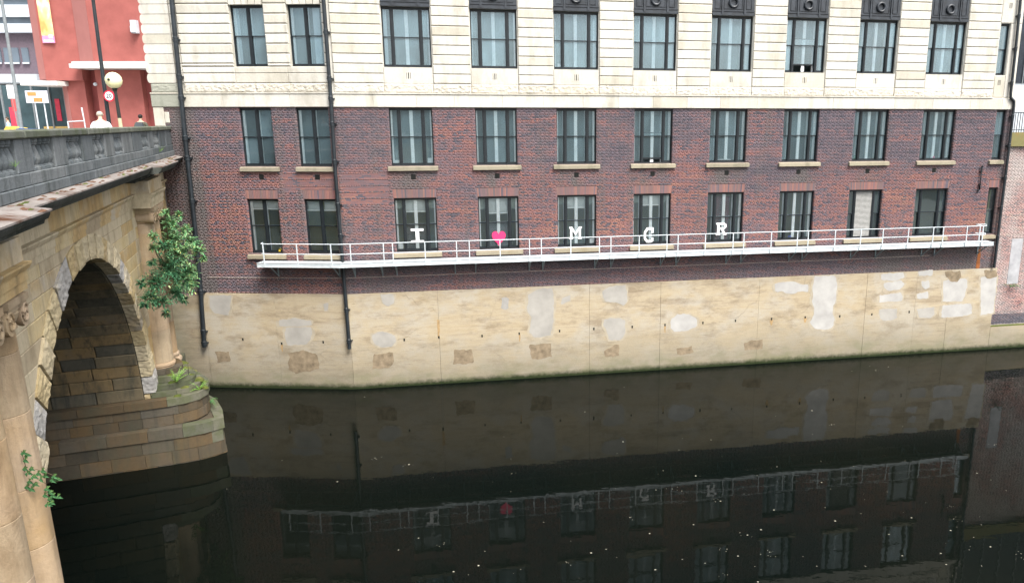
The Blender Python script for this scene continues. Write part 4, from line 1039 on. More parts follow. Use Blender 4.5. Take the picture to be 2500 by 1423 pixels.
# piers built in courses
def course(path, z0, z1, mat, dt=0.0, L=1.2, off=0.0, name='pier_stone', mossy=None):
    pts = [Vector((p[0], p[1]+dt)) for p in path]
    nr = []
    for i in range(len(pts)):
        d = (pts[min(i+1, len(pts)-1)]-pts[max(i-1, 0)]).normalized(); nr.append(Vector((d.y, -d.x)))
    if off: pts = [p+n_*off for p, n_ in zip(pts, nr)]
    # walk along
    seg = [(a, b) for a, b in zip(pts, pts[1:])]; cum = [0]
    for a, b in seg: cum.append(cum[-1]+(b-a).length)
    def P(s):
        for i, (a, b) in enumerate(seg):
            if s <= cum[i+1]+1e-6:
                return a+(b-a)*((s-cum[i])/(cum[i+1]-cum[i])), nr[i] if i == 0 else nr[i].lerp(nr[i+1], (s-cum[i])/(cum[i+1]-cum[i]))
        return b, nr[-1]
    s = -r.uniform(0, .6)
    while s < cum[-1]-.02:
        w = L*r.uniform(.7, 1.35); a, b = max(s, 0)+.006, min(s+w, cum[-1])-.006; s += w
        if b-a < .1: continue
        k = 3; pp = [P(a+(b-a)*i/k) for i in range(k+1)]; jt = r.uniform(0, .025)
        outer = [p+n_*jt for p, n_ in pp]; inner = [p-n_*.4 for p, n_ in pp][::-1]
        poly = [(v.x, v.y) for v in outer+inner]
        c = (sum(v[0] for v in poly)/len(poly), sum(v[1] for v in poly)/len(poly))
        q = MB(); q.prism([(x-c[0], y-c[1]) for x, y in poly], z0+.008, z1-.008, 'z')
        m = mat
        if mossy and c[0] > mossy: m = M_pier_moss
        part(name, q, m, bridge, BRI @ T(c[0], c[1], 0))
LOW = [(-12, -9.5), (.2, -9.5), (1.0, -9.38), (1.72, -9.06), (1.6, -8.1), (1.25, -6.6), (.6, -5.4), (-.5, -5.0), (-3, -4.95)]
UPP = [(-12, -9.2), (-.7, -9.2), (.2, -9.12), (.82, -8.86), (1.12, -8.4), (1.18, -7.8), (1.05, -7.0), (.62, -6.0), (0, -5.3), (-2, -5.1)]
def pier(dt):
    q = MB(); q.prism([(p[0]*.97-.06, p[1]*.985-.11+dt) for p in LOW], -1.5, 1.47, 'z'); q.prism([(p[0]-.12 if p[0] > .5 else p[0], min(max(p[1], -9.1), -5.2)+dt) for p in UPP], 1.47, 2.6, 'z')
    part('pier_core', q, M_pier, bridge, BRI)
    course(LOW, -.9, .02, M_pier, dt, 1.3, .04); course(LOW, .02, .56, M_pier, dt, 1.1, .02); course(LOW, .56, 1.08, M_pier, dt, 1.2, .0, mossy=1.3); course(LOW, 1.08, 1.53, M_pier, dt, 1.3, .05, mossy=.4)
    course(UPP, 1.53, 1.95, M_pier, dt, 1.0, .0, mossy=1.1); course(UPP, 1.95, 2.32, M_pier, dt, 1.2, .0, mossy=1.0); course(UPP, 2.32, 2.64, M_pier, dt, 1.4, .07, mossy=.1)
    # weathered stepped cap running up to the column foot, moss lying on the steps
    cx, cy = -.55, -7.0
    for sc, z0, z1 in ((.88, 2.64, 2.84), (.76, 2.84, 3.06), (.62, 3.06, 3.30), (.50, 3.30, 3.5)):
        pth = [(cx+(x-cx)*sc, cy+(y-cy)*sc) for x, y in UPP[1:]]
        q = MB(); q.prism([(x-.06, y+dt+(.06 if y < cy else -.06)) for x, y in pth], z0-.02, z1-.012, 'z'); part('pier_core', q, M_pier_moss, bridge, BRI)
        course(pth, z0, z1, M_pier_moss if z0 < 3.2 else M_pier, dt, .8, 0.0, 'cap_stone')
    rm = random.Random(int(90+dt))
    for sc, zt_ in ((.95, 2.64), (.83, 2.84), (.69, 3.06), (.56, 3.30)):
        for i in range(7):
            a_ = UPP[1+i % (len(UPP)-2)]; b_ = UPP[2+i % (len(UPP)-2)]; t_ = rm.random(); x = cx+((a_[0]+(b_[0]-a_[0])*t_)-cx)*sc; y = cy+((a_[1]+(b_[1]-a_[1])*t_)-cy)*sc+dt
            if x < -.5 or rm.random() < .25: continue
            q = MB(); nr_ = 9; rr0 = rm.uniform(.08, .2); hh = rm.uniform(.04, .10); q.v.append((0, 0, hh))
            for rg_ in (1, 2):
                for j in range(nr_):
                    t2 = 2*math.pi*j/nr_; rr = rr0*rg_/2*rm.uniform(.7, 1.25); q.v.append((rr*math.cos(t2)*1.3, rr*math.sin(t2), (hh*.6*rm.uniform(.6, 1.2) if rg_ == 1 else -.03)))
            for j in range(nr_):
                q.f.append((0, 1+j, 1+(j+1) % nr_)); q.f.append((1+j, 1+nr_+j, 1+nr_+(j+1) % nr_, 1+(j+1) % nr_))
            part('moss_cushion', q, M_moss, bridge, BRI @ T(x, y, zt_), smooth=True)
    q = MB(); q.box(E_SP-.1, .12, -8.2+dt, -4.98+dt, 2.62, 3.28); part('column_plinth', q, M_pier_moss, bridge, BRI)
pier(0); PD = -18.6; pier(PD)

def column(e, t):
    O = BRI @ T(e, t, 0)
    q = MB(); q.lathe([(.62, 3.28), (.64, 3.36), (.62, 3.44), (.54, 3.47), (.525, 3.52), (.56, 3.55), (.57, 3.60), (.555, 3.66), (.51, 3.69)], 0, 0, 28)
    col = part('column', q, M_sand_col, bridge, O, smooth=True)
    R = lambda z: .50-.075*((z-3.69)/5.7)**1.6
    z = 3.69
    hs_ = [1.35, 1.25, 1.5, 1.2, .42]; 
    for h in hs_:
        q = MB(); z1 = min(z+h, 9.4)
        q.lathe([(R(z)-.012, z+.0), (R(z), z+.014), (R((z+z1)/2), (z+z1)/2), (R(z1), z1-.014), (R(z1)-.012, z1)], 0, 0, 28); part('shaft_drum', q, M_sand_col, col, O, smooth=True); z = z1
    q = MB(); q.lathe([(R(z)+.0, z), (R(z)+.05, z+.03), (R(z)+.05, z+.07), (R(z)+.01, z+.09), (.52, 9.66), (.54, 9.74), (.50, 9.80)], 0, 0, 28)
    part('capital', q, M_sand_col, col, O, smooth=True)
    q = MB(); q.box(-.56, .58, -.58, .58, 9.90, 10.03); q.box(-.5, .54, -.54, .54, 9.80, 9.90); part('abacus', q, M_sand_col, col, O)
    for s in (-1, 1):
        q = MB(); pr = [(.25, -.52), (.255, -.46), (.20, -.34), (.165, -.1), (.18, 0), (.165, .1), (.20, .34), (.255, .46), (.25, .52)]
        q.tube([(x, s*.42, 9.63) for _, x in pr], [a for a, _ in pr], 16)
        # raised spiral on both volute faces
        for ex in (-1, 1):
            sp_ = [(ex*(.525), s*.42+s*(.215-.011*k)*math.cos(.55*k+.6), 9.63+(.215-.011*k)*math.sin(.55*k+.6)) for k in range(18)]
            q.tube(sp_, .03, 6)
        part('volute', q, M_sand_col, col, O, smooth=True)
EC = -.5
COLT = (-7.3, -6.0)
for t in COLT: column(EC, t)
for t in (-24.4, -25.85): column(EC, t)

# entablature, cornice
ARCH_P = [(-1.3, 10.05), (-.57, 10.05), (-.57, 10.24), (-.535, 10.24), (-.535, 10.44), (-.49, 10.45), (-.43, 10.56), (-.43, 10.60), (-1.3, 10.60)]
FRZ_P = [(-1.3, 10.605), (-.565, 10.605), (-.565, 11.08), (-1.3, 11.08)]
BED_P = [(-1.3, 11.085), (-.55, 11.085), (-.5, 11.17), (-.36, 11.2), (-.33, 11.30), (-.05, 11.32), (-.03, 11.40), (-1.3, 11.40)]
COR_P = [(-1.3, 11.405), (.26, 11.405), (.28, 11.47), (.34, 11.50), (.38, 11.58), (.38, 11.635), (-1.3, 11.635)]
LEDGE_P = [(-1.3, 11.638), (.42, 11.638), (.42, 11.675), (.05, 11.735), (-1.3, 11.735)]
def run(prof, t0, t1, off, mat, name, L):
    t = t0
    while t < t1-.02:
        w = L*r.uniform(.8, 1.2); e = t+w if t1-(t+w) > .5 else t1
        q = MB(); q.prism([(x+(off if x > -1.2 else 0), z) for x, z in prof], -(e-t)/2+.006, (e-t)/2-.006, 'y')
        part(name, q, mat, bridge, BRI @ T(0, (t+e)/2, 0)); t = e
for t0, t1, oa, oc in ((-45, -26.8, 0, 0), (-26.8, -23.6, .6, .45), (-23.6, -8.3, 0, 0), (-8.3, -4.9, .6, .38), (-4.9, .45, 0, 0)):
    run(ARCH_P, t0, t1, oa, M_sand, 'architrave_stone', 1.7); run(FRZ_P, t0, t1, oa, M_sand, 'frieze_stone', 1.5)
for t0, t1, oc in ((-45, -28.9, 0), (-28.9, -24.4, .42), (-24.4, -9.35, 0), (-9.35, -4.8, .32), (-4.8, .45, 0)):
    run(BED_P, t0, t1, oc, M_soot, 'bed_moulding', 1.9); run(COR_P, t0, t1, oc, M_soot, 'cornice_stone', 1.35); run(LEDGE_P, t0, t1, oc, M_ledge, 'ledge_slab', 1.35)
# soot under the cornice is its own dark course (weathered stone, not paint)
# balustrade
BAY_T = [(-33.1, -31.5), (-30.25, -28.65), (-27.4, -25.75), (-24.5, -22.83), (-21.73, -20.06), (-18.91, -17.39), (-16.07, -14.57), (-13.22, -11.81), (-8.2, -6.55), (-5.27, -3.68)]
def bs(name, e0, e1, t0, t1, z0, z1, mat, ch=.015):
    q = MB(); q.chbox(-(t1-t0)/2+.009, (t1-t0)/2-.009, 0, e1-e0, z0, z1, ch)
    return part(name, q, mat, bridge, BF(e1, (t0+t1)/2))
edges = [-36] + [x for b in BAY_T for x in b] + [.1]
for t0, t1 in zip(edges[0::2], edges[1::2]):
    if t1-t0 > 2.5 and t1 > -12:
        m = (t0+t1)/2; bs('pedestal', -.46, -.02, t0, m, 12.24, 12.92, M_sand_dark); bs('pedestal', -.46, -.0, m, t1, 12.24, 12.92, M_sand_dark)
    else: bs('pedestal', -.46, -.01, t0, t1, 12.24, 12.92, M_sand_dark)
PB = [-36] + [(a+b)/2 for a, b in zip(edges[0::2], edges[1::2])][1:-1] + [.1]
for t0, t1 in zip(PB, PB[1:]):
    bs('plinth_stone', -.5, .07, t0, t1, 11.74, 11.97, M_sand_dark); bs('plinth_stone', -.48, .03, t0, t1, 11.975, 12.235, M_sand_dark)
    bs('coping_stone', -.50, .05, t0, t1, 12.925, 13.10, M_cop, .03)
bal = MB(); bal.lathe([(.12, 0), (.12, .06), (.085, .08), (.075, .11), (.12, .2), (.125, .26), (.10, .36), (.062, .48), (.055, .52), (.09, .55), (.09, .58), (.11, .60), (.11, .68)], 0, 0, 14)
bal_me = bal.mesh('baluster', M_sand_dark, True)
for t0, t1 in BAY_T:
    for i in range(5): link('baluster', bal_me, bridge, BRI @ T(-.135, t0+(t1-t0)*(i+.5)/5, 12.238))
# dried moss flakes lying on the cornice ledge
M_flake = plain('dried_rusty_moss', (.10,.05,.028), .95, var=.5, scale=9, bump=.6)
for i in range(90):
    t = -r.uniform(.5, 28)**1.0; near = t < -24.4; off = .42 if near else (.32 if -9.35 < t < -4.8 else 0)
    e0 = r.uniform(.1, .36+off); z = 11.735-.06*max(0, e0-off-.05)/.37
    q = MB(); n = 11; L = r.uniform(.10, .42); wd = r.uniform(.03, .09)
    q.v.append((0, 0, .022))
    for j in range(n):
        a = 2*math.pi*j/n; k = r.uniform(.55, 1.2); q.v.append((wd*k*math.cos(a), L*k*math.sin(a), -.012))
    q.f = [(0, 1+j, 1+(j+1) % n) for j in range(n)]
    part('moss_flake', q, M_flake if r.random() < .75 else M_moss, bridge, BRI @ T(e0, t, z+.004))
# carriageway on the bridge
M_pave = plain('pavement_flags', (.36,.34,.31), .9, var=.12, scale=1.2, bump=.2)
M_asph = plain('asphalt', (.075,.075,.075), .9, var=.15, scale=2)
q = MB(); q.box(-3.2, -.53, -60, .5, 11.2, 11.86); link('pavement', q.mesh('pavement', M_pave), None, BRI, kind='structure')
q = MB(); q.box(-13, -3.2, -60, .5, 11.2, 11.74); link('road', q.mesh('road', M_asph), None, BRI, kind='structure')

# ================================================================== plants
def leaf_mat(name, cols, trans=.25):
    m, nt, b = nmat(name); k = N(nt)
    g = k.n('ShaderNodeNewGeometry').outputs['Random Per Island']
    k.l(k.ramp(g, [(i/(len(cols)-1), c) for i, c in enumerate(cols)]), b.inputs['Base Color'])
    b.inputs['Roughness'].default_value = .55; b.inputs['Specular IOR Level'].default_value = .3
    b.inputs['Transmission Weight'].default_value = 0
    b.inputs['Subsurface Weight'].default_value = 0
    return m
M_bush = leaf_mat('bush_leaf', [(.06,.17,.06), (.11,.28,.11), (.17,.36,.16), (.26,.42,.22), (.38,.42,.12)])
M_bushd = leaf_mat('bush_leaf_painted_shade', [(.025,.10,.045), (.045,.15,.07), (.07,.19,.095)])  # darker leaf copy, shade of the lower lobes painted into its colour
M_creep = leaf_mat('creeper_leaf', [(.015,.07,.03), (.03,.115,.045), (.06,.17,.06), (.12,.2,.06)])
M_fern = leaf_mat('fern_leaf', [(.06,.17,.02), (.12,.27,.04), (.20,.36,.06)])
M_stem = plain('woody_stem', (.10,.075,.045), .9)
def leaf(q, p, d, L, w, up=Vector((0,0,1))):
    d = d.normalized(); s = d.cross(up); s = s.normalized() if s.length > .05 else Vector((1,0,0)); n = s.cross(d)
    a, b, c = p, p+d*L*.45+n*L*.06, p+d*L-n*L*.05
    q.add([a, b+s*w+n*w*.4, c, b-s*w+n*w*.4, b], [(0, 1, 2, 4), (0, 4, 2, 3)])
def rv(rg): 
    while True:
        v = Vector((rg.uniform(-1,1), rg.uniform(-1,1), rg.uniform(-1,1)))
        if .05 < v.length < 1: return v
YB = 29.3
bY = lambda px: min(31.3, YB+(px-420)*.05)
pr = random.Random(5)
bush_o = at(412, 660, 29.5)+Vector((-.25, .5, -.2))
bush = root('shrub', 'bushy green shrub growing out of the bridge beside the black drainpipe', 'shrub', Matrix.Translation(bush_o))
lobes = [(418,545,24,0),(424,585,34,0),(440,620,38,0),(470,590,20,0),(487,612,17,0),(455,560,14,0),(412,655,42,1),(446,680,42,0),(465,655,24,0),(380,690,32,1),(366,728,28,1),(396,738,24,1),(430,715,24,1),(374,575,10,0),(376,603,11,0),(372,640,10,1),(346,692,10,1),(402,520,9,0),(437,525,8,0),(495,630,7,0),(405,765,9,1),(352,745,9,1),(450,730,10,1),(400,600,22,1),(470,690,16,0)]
OB = Matrix.Translation(bush_o)
fol = {0: MB(), 1: MB()}; stems = []
for (px, py_, rr, dk) in lobes:
    c = at(px, py_, bY(px)+pr.uniform(-.3, .3))-bush_o; R_ = rr*bY(px)/1819
    q = MB(); mid = c*.5+Vector((pr.uniform(-.2,.2), pr.uniform(-.2,.2), .25)); q.tube([Vector((0,0,0)), mid, c], [.03, .018, .008], 5)
    part('branch', q, M_stem, bush, OB)
    ntw = int(10+190*R_*R_)
    for t in range(ntw):                                # twigs carrying opposite leaves
        v = rv(pr); tip = c+Vector((v.x*R_, v.y*R_*.9, v.z*R_*1.05)); base = c+(tip-c)*.25; dr = (tip-base); 
        dr = (dr+Vector((0,0,.25*R_))).normalized()
        for i in range(10):
            p = base+(tip-base)*(i/9); side = dr.cross(Vector((0,0,1))); side = side.normalized() if side.length > .1 else Vector((1,0,0))
            d = (dr*.6+side*(1 if i % 2 else -1)*.9+Vector((0,0,pr.uniform(-.55,.15)))+rv(pr)*.35)
            leaf(fol[dk if pr.random() < .85 else 1-dk], p, d, pr.uniform(.10, .21), pr.uniform(.02, .034))
part('foliage', fol[0], M_bush, bush, OB, kind='stuff'); part('foliage', fol[1], M_bushd, bush, OB, kind='stuff')

def tuft(name, label, cat, px, py_, Y, sc, n, mat, seed, droop=.3, width=.02):
    o = at(px, py_, Y); rg = random.Random(seed); t = root(name, label, cat, Matrix.Translation(o))
    for j in range(n):
        q = MB(); a = rg.uniform(0, 6.28); d = Vector((math.cos(a)*.7, math.sin(a)*.7, rg.uniform(.4, 1.3))).normalized(); p = Vector((0,0,0)); st = []
        for i in range(7):
            st.append(p.copy()); p = p+d*sc*.16; d = (d+Vector((0,0,-droop*.25))).normalized()
            s = d.cross(Vector((0,0,1))).normalized() if abs(d.z) < .98 else Vector((1,0,0))
            for sg in (-1, 1): leaf(q, p, d*.5+s*sg, sc*rg.uniform(.16, .28)*(1-.08*i), sc*width*1.6)
        q.tube(st, sc*.012, 4); part('frond', q, mat, t, Matrix.Translation(o))
    return t
tuft('fern', 'bright green fern at the foot of the bridge column', 'fern', 430, 932, 28.3, .55, 9, M_fern, 1)
tuft('fern', 'low green fern on the right edge of the mossy pier cap', 'fern', 488, 952, 28.85, .42, 8, M_fern, 2, .6)
tuft('moss_tussock', 'low yellow green tussock on the front of the mossy pier cap', 'moss', 452, 948, 28.7, .3, 12, M_fern, 15, .9)
tuft('weed', 'dark green weed hanging from the side of the pier above the step', 'weed', 514, 985, 29.6, .5, 9, M_creep, 3, 1.2)
tuft('weed', 'tiny bright green weed on the ledge at the end of the balustrade', 'weed', 390, 372, 32.0, .3, 5, M_fern, 4)
tuft('weed', 'small green weed among the balusters near the left edge', 'weed', 38, 408, 14.75, .14, 6, M_fern, 6)
tuft('weed', 'small dark weed clinging to the old brick wall on the far right', 'weed', 2468, 702, 43.3, .5, 8, M_creep, 8, 1.0)
# creeper on the near column: every leaf is its own piece
cro = at(70, 1175, 13.28); cr = root('creeper', 'green creeper with broad leaves climbing the near bridge column', 'creeper', Matrix.Translation(cro))
OC = Matrix.Translation(cro)
q = MB(); q.tube([at(x, y, Y)-cro for x, y, Y in ((52, 1100, 13.24), (66, 1150, 13.22), (84, 1165, 13.22), (112, 1180, 13.22), (120, 1215, 13.22))], .006, 5)
q.tube([at(x, y, Y)-cro for x, y, Y in ((66, 1150, 13.22), (90, 1145, 13.22), (132, 1160, 13.22))], .005, 5); part('stem', q, M_stem, cr, OC)
lr = random.Random(9)
for (x, y) in [(55,1102),(60,1120),(58,1140),(66,1152),(74,1140),(80,1160),(70,1172),(64,1185),(84,1178),(92,1152),(102,1146),(108,1158),(98,1166),(130,1160),(138,1166),(126,1168),(112,1190),(120,1198),(108,1205),(118,1214),(128,1206),(140,1208),(114,1228),(124,1222),(76,1190),(62,1108)]:
    q = MB(); p = at(x, y, 13.2+lr.uniform(-.07, .05))-cro
    for da in (-.9, 0, .9):
        dd = Vector((math.cos(lr.uniform(0, .5)+da-.9), lr.uniform(-.3, .1), math.sin(da-.6+lr.uniform(-.3, .3)))); leaf(q, p, dd, .09 if da else .125, .03, Vector((0, -1, .3)))
    part('leaf', q, M_creep, cr, OC)

# ================================================================== street beyond the bridge
ZS = 11.84
q = MB(); q.prism([(-21.15, 37.2), (-21.15, 140), (-160, 140), (-160, 30), (-34, 30), (-33, 33), (-32, 36)], 10.6, ZS, 'z')
link('street', q.mesh('street', plain('street_paving', (.40,.39,.37), .9, var=.1, scale=.6)), None, WORLD, kind='structure')
M_redb = plain('red_brickwork', (.29,.095,.083), .9, var=.12, scale=1.2, spec=.1)
M_redp = plain('pale_red_facet', (.37,.16,.145), .9, var=.05, scale=1.2, spec=.1)  # paler pinkish red for the angled facets
M_redd = plain('dark_red_brickwork', (.24,.07,.065), .9, var=.12, scale=1.2, spec=.1)
M_canopy = plain('pale_canopy', (.62,.61,.58), .7, var=.05)
M_gl2 = plain('shop_glazing', (.045,.075,.085), .08, var=.3, scale=1.0, spec=.6)
M_gl3 = plain('tinted_glazing', (.11,.14,.17), .1, var=.25, scale=.5, spec=.6)
M_wb = plain('white_cladding', (.48,.52,.56), .5, var=.05)
M_grey = plain('grey_metal', (.18,.20,.21), .5, var=.15)
YR = 55.0
X = lambda px, y=200, Y=YR: at(px, y, Y).x
Zp = lambda y, px=200, Y=YR: at(px, y, Y).z
rb = root('red_building', 'tall red brick building with stepped piers and white canopies across the street', 'building', Matrix.Translation((X(200), YR, ZS)))
def bgpart(name, poly, z0, z1, mat, parent=rb):
    q = MB(); q.prism(poly, z0, z1, 'z'); return part(name, q, mat, parent)
xa, xb, xc_, xd, xe, xf = -39.75, -38.75, -36.3, -34.75, -31.2, -30.2
zt = 27.0
bgpart('wall', [(xa, 56.5), (xa+.25, 55.4), (xa+.25, 62), (xa, 62)], Zp(195, 80), zt, M_redp)
bgpart('wall', [(xa+.26, 55.4), (xb, 55.0), (xb, 62), (xa+.26, 62)], Zp(195, 80), zt, M_redp)
bgpart('wall', [(xb+.01, 55.0), (xc_, 55.25), (xc_, 62), (xb+.01, 62)], Zp(197, 100), zt, M_redb)
bgpart('wall', [(xc_+.01, 55.2), (xd, 54.3), (xd, 62), (xc_+.01, 62)], 17.4, zt, M_redp)
bgpart('wall', [(xd+.01, 54.3), (-27.5, 54.6), (-27.5, 62), (xd+.01, 62)], 17.4, zt, M_redb)
# recessed ground storey
bgpart('wall', [(-38.35, 56.0), (-37.75, 55.6), (-37.75, 61), (-38.35, 61)], ZS, 16.2, M_redp)
bgpart('wall', [(-37.74, 55.6), (-36.4, 55.5), (-36.4, 61), (-37.74, 61)], ZS, 17.0, M_redb)
bgpart('wall', [(-36.39, 56.2), (-35.5, 55.8), (-35.5, 61), (-36.39, 61)], ZS, 16.95, M_redd)
bgpart('wall', [(-35.49, 55.4), (-32.3, 55.5), (-32.3, 61), (-35.49, 61)], ZS, 16.95, M_redb)
bgpart('wall', [(-32.29, 56.0), (-31.7, 55.9), (-31.7, 61), (-32.29, 61)], ZS, 16.95, M_redd)
bgpart('wall', [(-31.69, 56.1), (-29, 56.1), (-29, 61), (-31.69, 61)], ZS, 16.95, M_redd)
def canopy(x0, x1, y0, z0, z1):
    q = MB(); pts = [(x0+.35, y0), (x0+.1, y0+.15), (x0, y0+.5), (x0, y0+5), (x1, y0+5), (x1, y0)]
    q.prism(pts, z0, z1, 'z'); q.prism([(a+.12 if a < x1-.1 else a, b+.12) for a, b in pts], z1, z1+.14, 'z'); part('canopy', q, M_canopy, rb)
canopy(-36.45, -27.5, 53.9, 16.98, 17.28)
q = MB(); q.box(-40.2, -37.6, 54.4, 61, Zp(210, 100), Zp(199, 100)); part('canopy', q, M_canopy, rb)
w = bgpart('window', [(-31.55, 56.04), (-30.0, 56.04), (-30.0, 56.09), (-31.55, 56.09)], 12.6, 16.6, plain('obscured_glass', (.16,.19,.19), .3))
q = MB(); q.box(-31.62, -31.45, 55.95, 56.04, 12.4, 16.7); q.box(-31.45, -30, 55.95, 56.04, 16.45, 16.7); q.box(-31.45, -30, 55.97, 56.04, 15.5, 15.62); q.box(-31.45, -30, 55.97, 56.04, 13.6, 13.7); part('window_frame', q, M_wb, w)
q = MB(); q.box(-31.75, -31.35, 54.1, 54.55, 19.3, 20.15); q.box(-31.7, -31.4, 53.95, 54.1, 19.35, 19.75); part('floodlight', q, M_wb, rb)
q = MB(); q.ball((-35.5, 55.3, 15.95), .13); part('wall_lamp', q, M_wb, rb)
# shopfront under the left volume
sh = bgpart('shopfront', [(-44.0, 57.5), (-38.36, 57.5), (-38.36, 57.6), (-44.0, 57.6)], ZS+.3, 16.0, M_gl2)
q = MB()
for xx in (-44, -43.0, -41.7, -40.4, -39.3, -38.5): q.box(xx-.05, xx+.05, 57.38, 57.5, ZS+.1, 16.0)
q.box(-44, -38.4, 57.40, 57.5, ZS, ZS+.35); part('shopfront_frame', q, M_grey, sh)
M_rp = plain('red_print', (.5,.04,.07), .6)
for a, b, c, d_ in ((-43.6, -43.1, 12.6, 14.4), (-40.1, -39.75, 13.4, 15.0)):
    q = MB(); q.box(a, b, 57.45, 57.49, c, d_); part('red_poster', q, M_rp, sh)
q = MB(); q.box(-41.2, -38.6, 57.44, 57.495, 12.25, 13.0); part('yellow_poster', q, plain('yellow_print', (.52,.36,.12), .6), sh)
q = MB(); q.box(-39.1, -38.5, 57.43, 57.49, 13.4, 14.6); part('green_poster', q, plain('green_print', (.05,.12,.09), .6), sh)
# far left glazed building
gb = root('glazed_building', 'blue grey glazed building with white floor bands at the far left', 'building', Matrix.Translation((-43, 66, ZS)))
GY = 66; gx0, gx1 = -62, at(70, 100, GY).x + 2
def gbox(name, y0, y1, dy, mat, x0=gx0, x1=gx1, px=20):
    q = MB(); q.box(x0, x1, GY+dy, GY+8, at(px, y1, GY).z, at(px, y0, GY).z); return part(name, q, mat, gb)
gbox('wall', -200, 330, .5, plain('plum_cladding', (.13,.10,.12), .7))
gbox('floor_band', 12, 42, .0, M_wb); gbox('floor_band', 58, 80, .0, M_wb); gbox('floor_band', -40, -8, .0, M_wb)
g1 = gbox('glazing_strip', 42, 58, .3, M_gl3); gbox('glazing_strip', -8, 12, .3, M_gl3)
gbox('floor_band', 186, 206, -2.5, M_wb)
for x0, x1 in ((2, 15), (22, 38), (46, 62), (-20, -6)):
    q = MB(); q.box(at(x0, 140, GY).x, at(x1, 140, GY).x, GY+.38, GY+.5, at(20, 152, GY).z, at(20, 116, GY).z); wv = part('window', q, M_gl3, gb)
    q = MB(); q.box(at(x0, 140, GY).x, at(x1, 140, GY).x, GY+.3, GY+.38, at(20, 156, GY).z, at(20, 152, GY).z); part('window_sill', q, M_wb, wv)
q = MB(); q.box(gx0, gx1, GY+.3, GY+.5, ZS, at(20, 206, GY).z-.1); part('shop_glazing', q, M_gl2, gb)

# banner on the red building
bn = root('wall_banner', 'tall orange printed banner with a pink foot on the red building', 'banner', Matrix.Translation((-38.1, 54.95, Zp(105, 115))))
def banner_mat():
    m, nt, b = nmat('orange_print'); k = N(nt); v = k.coord(world=True)
    n1 = k.noise(k.coord((1.1,1,.75), world=True), 1.3, 2)
    k.l(k.ramp(n1, [(.3, (.42,.17,.06)), (.45, (.72,.34,.10)), (.6, (.80,.52,.26)), (.72, (.82,.72,.52))]), b.inputs['Base Color']); b.inputs['Roughness'].default_value = .7; return m
bx0, bx1 = at(94, 0, 54.9).x-.03, at(127, 50, 54.9).x
zb0, zb1, zb2 = Zp(106, 115), Zp(88, 115), 23.2
bx0, bx1 = -38.52, -37.66
q = MB(); q.box(bx0, bx1, 54.90, 54.94, zb1, zb2); part('printed_panel', q, banner_mat(), bn)
q = MB(); q.box(bx0, bx1, 54.90, 54.94, zb0, zb1-.005); part('pink_panel', q, plain('pink_print', (.75,.25,.42), .6), bn)
q = MB(); q.box(bx1-.36, bx1-.1, 54.89, 54.9, zb0+.32, zb0+.55); q.box(bx0+.1, bx1-.1, 54.89, 54.9, zb0+.06, zb0+.20); part('print_block', q, M_letter, bn)

# street furniture
def pole(name, label, cat, px0, py0, px1, py1, Y, r0, r1, mat=M_grey, group=None):
    b = at(px1, py1, Y); b.z = ZS; t = at(px0, py0, Y); t.x = b.x+(t.x-b.x)*.15
    d = root(name, label, cat, Matrix.Translation(b), group); O = Matrix.Translation(b); H_ = t.z-b.z
    q = MB(); q.tube([(0,0,0), (0,0,1.1), (0,0,1.15), (t.x-b.x, 0, H_)], [r0*1.5, r0*1.5, r0, r1], 10); part('column_shaft', q, mat, d, O, True)
    return d, O, H_
lp, LO, LH = pole('lamp_column', 'tall dark lamp column carrying a round speed limit sign', 'lamp post', 238, -60, 266, 300, 33.5, .085, .065, M_pipe)
q = MB(); q.tube([(-.17, 0, LH), (-.17, -.5, LH+.35), (-.17, -1.6, LH+.5)], .045, 8); q.box(-.32, -.02, -2.3, -1.5, LH+.42, LH+.58); part('lantern_arm', q, M_pipe, lp, LO)
sgn_o = at(266, 235, 33.3); sgn = root('speed_sign', 'round speed limit sign reading 20 with red rim', 'sign', Matrix.Translation(sgn_o))
def disc(r_, y0, y1, n=28):
    q = MB(); q.prism([(r_*math.cos(2*math.pi*i/n), r_*math.sin(2*math.pi*i/n)) for i in range(n)], y0, y1, 'y'); return q
SO = Matrix.Translation(sgn_o); RS = .235
part('red_rim', disc(RS, 0, .02), plain('sign_red', (.62,.02,.05), .4), sgn, SO); part('sign_face', disc(RS*.76, -.005, .0), M_letter, sgn, SO)
def digits(txt, h, mat, parent, O, y):
    cu = bpy.data.curves.new('digits', 'FONT'); cu.body = txt; cu.size = h; cu.align_x = 'CENTER'; cu.align_y = 'CENTER'; cu.extrude = .003; cu.offset = .004
    to = bpy.data.objects.new('digits', cu); COL.objects.link(to); bpy.context.view_layer.update()
    me = bpy.data.meshes.new_from_object(to.evaluated_get(bpy.context.evaluated_depsgraph_get())); bpy.data.objects.remove(to); me.materials.clear(); me.materials.append(mat)
    return link('digits', me, parent, O @ T(0, y, 0) @ Matrix.Rotation(math.pi/2, 4, 'X'))
digits('20', .25, plain('sign_black', (.015,.015,.03), .5), sgn, SO, -.009)
q = MB(); q.box(-.03, .03, .02, .12, -.15, .15); part('sign_clip', q, M_grey, sgn, SO)
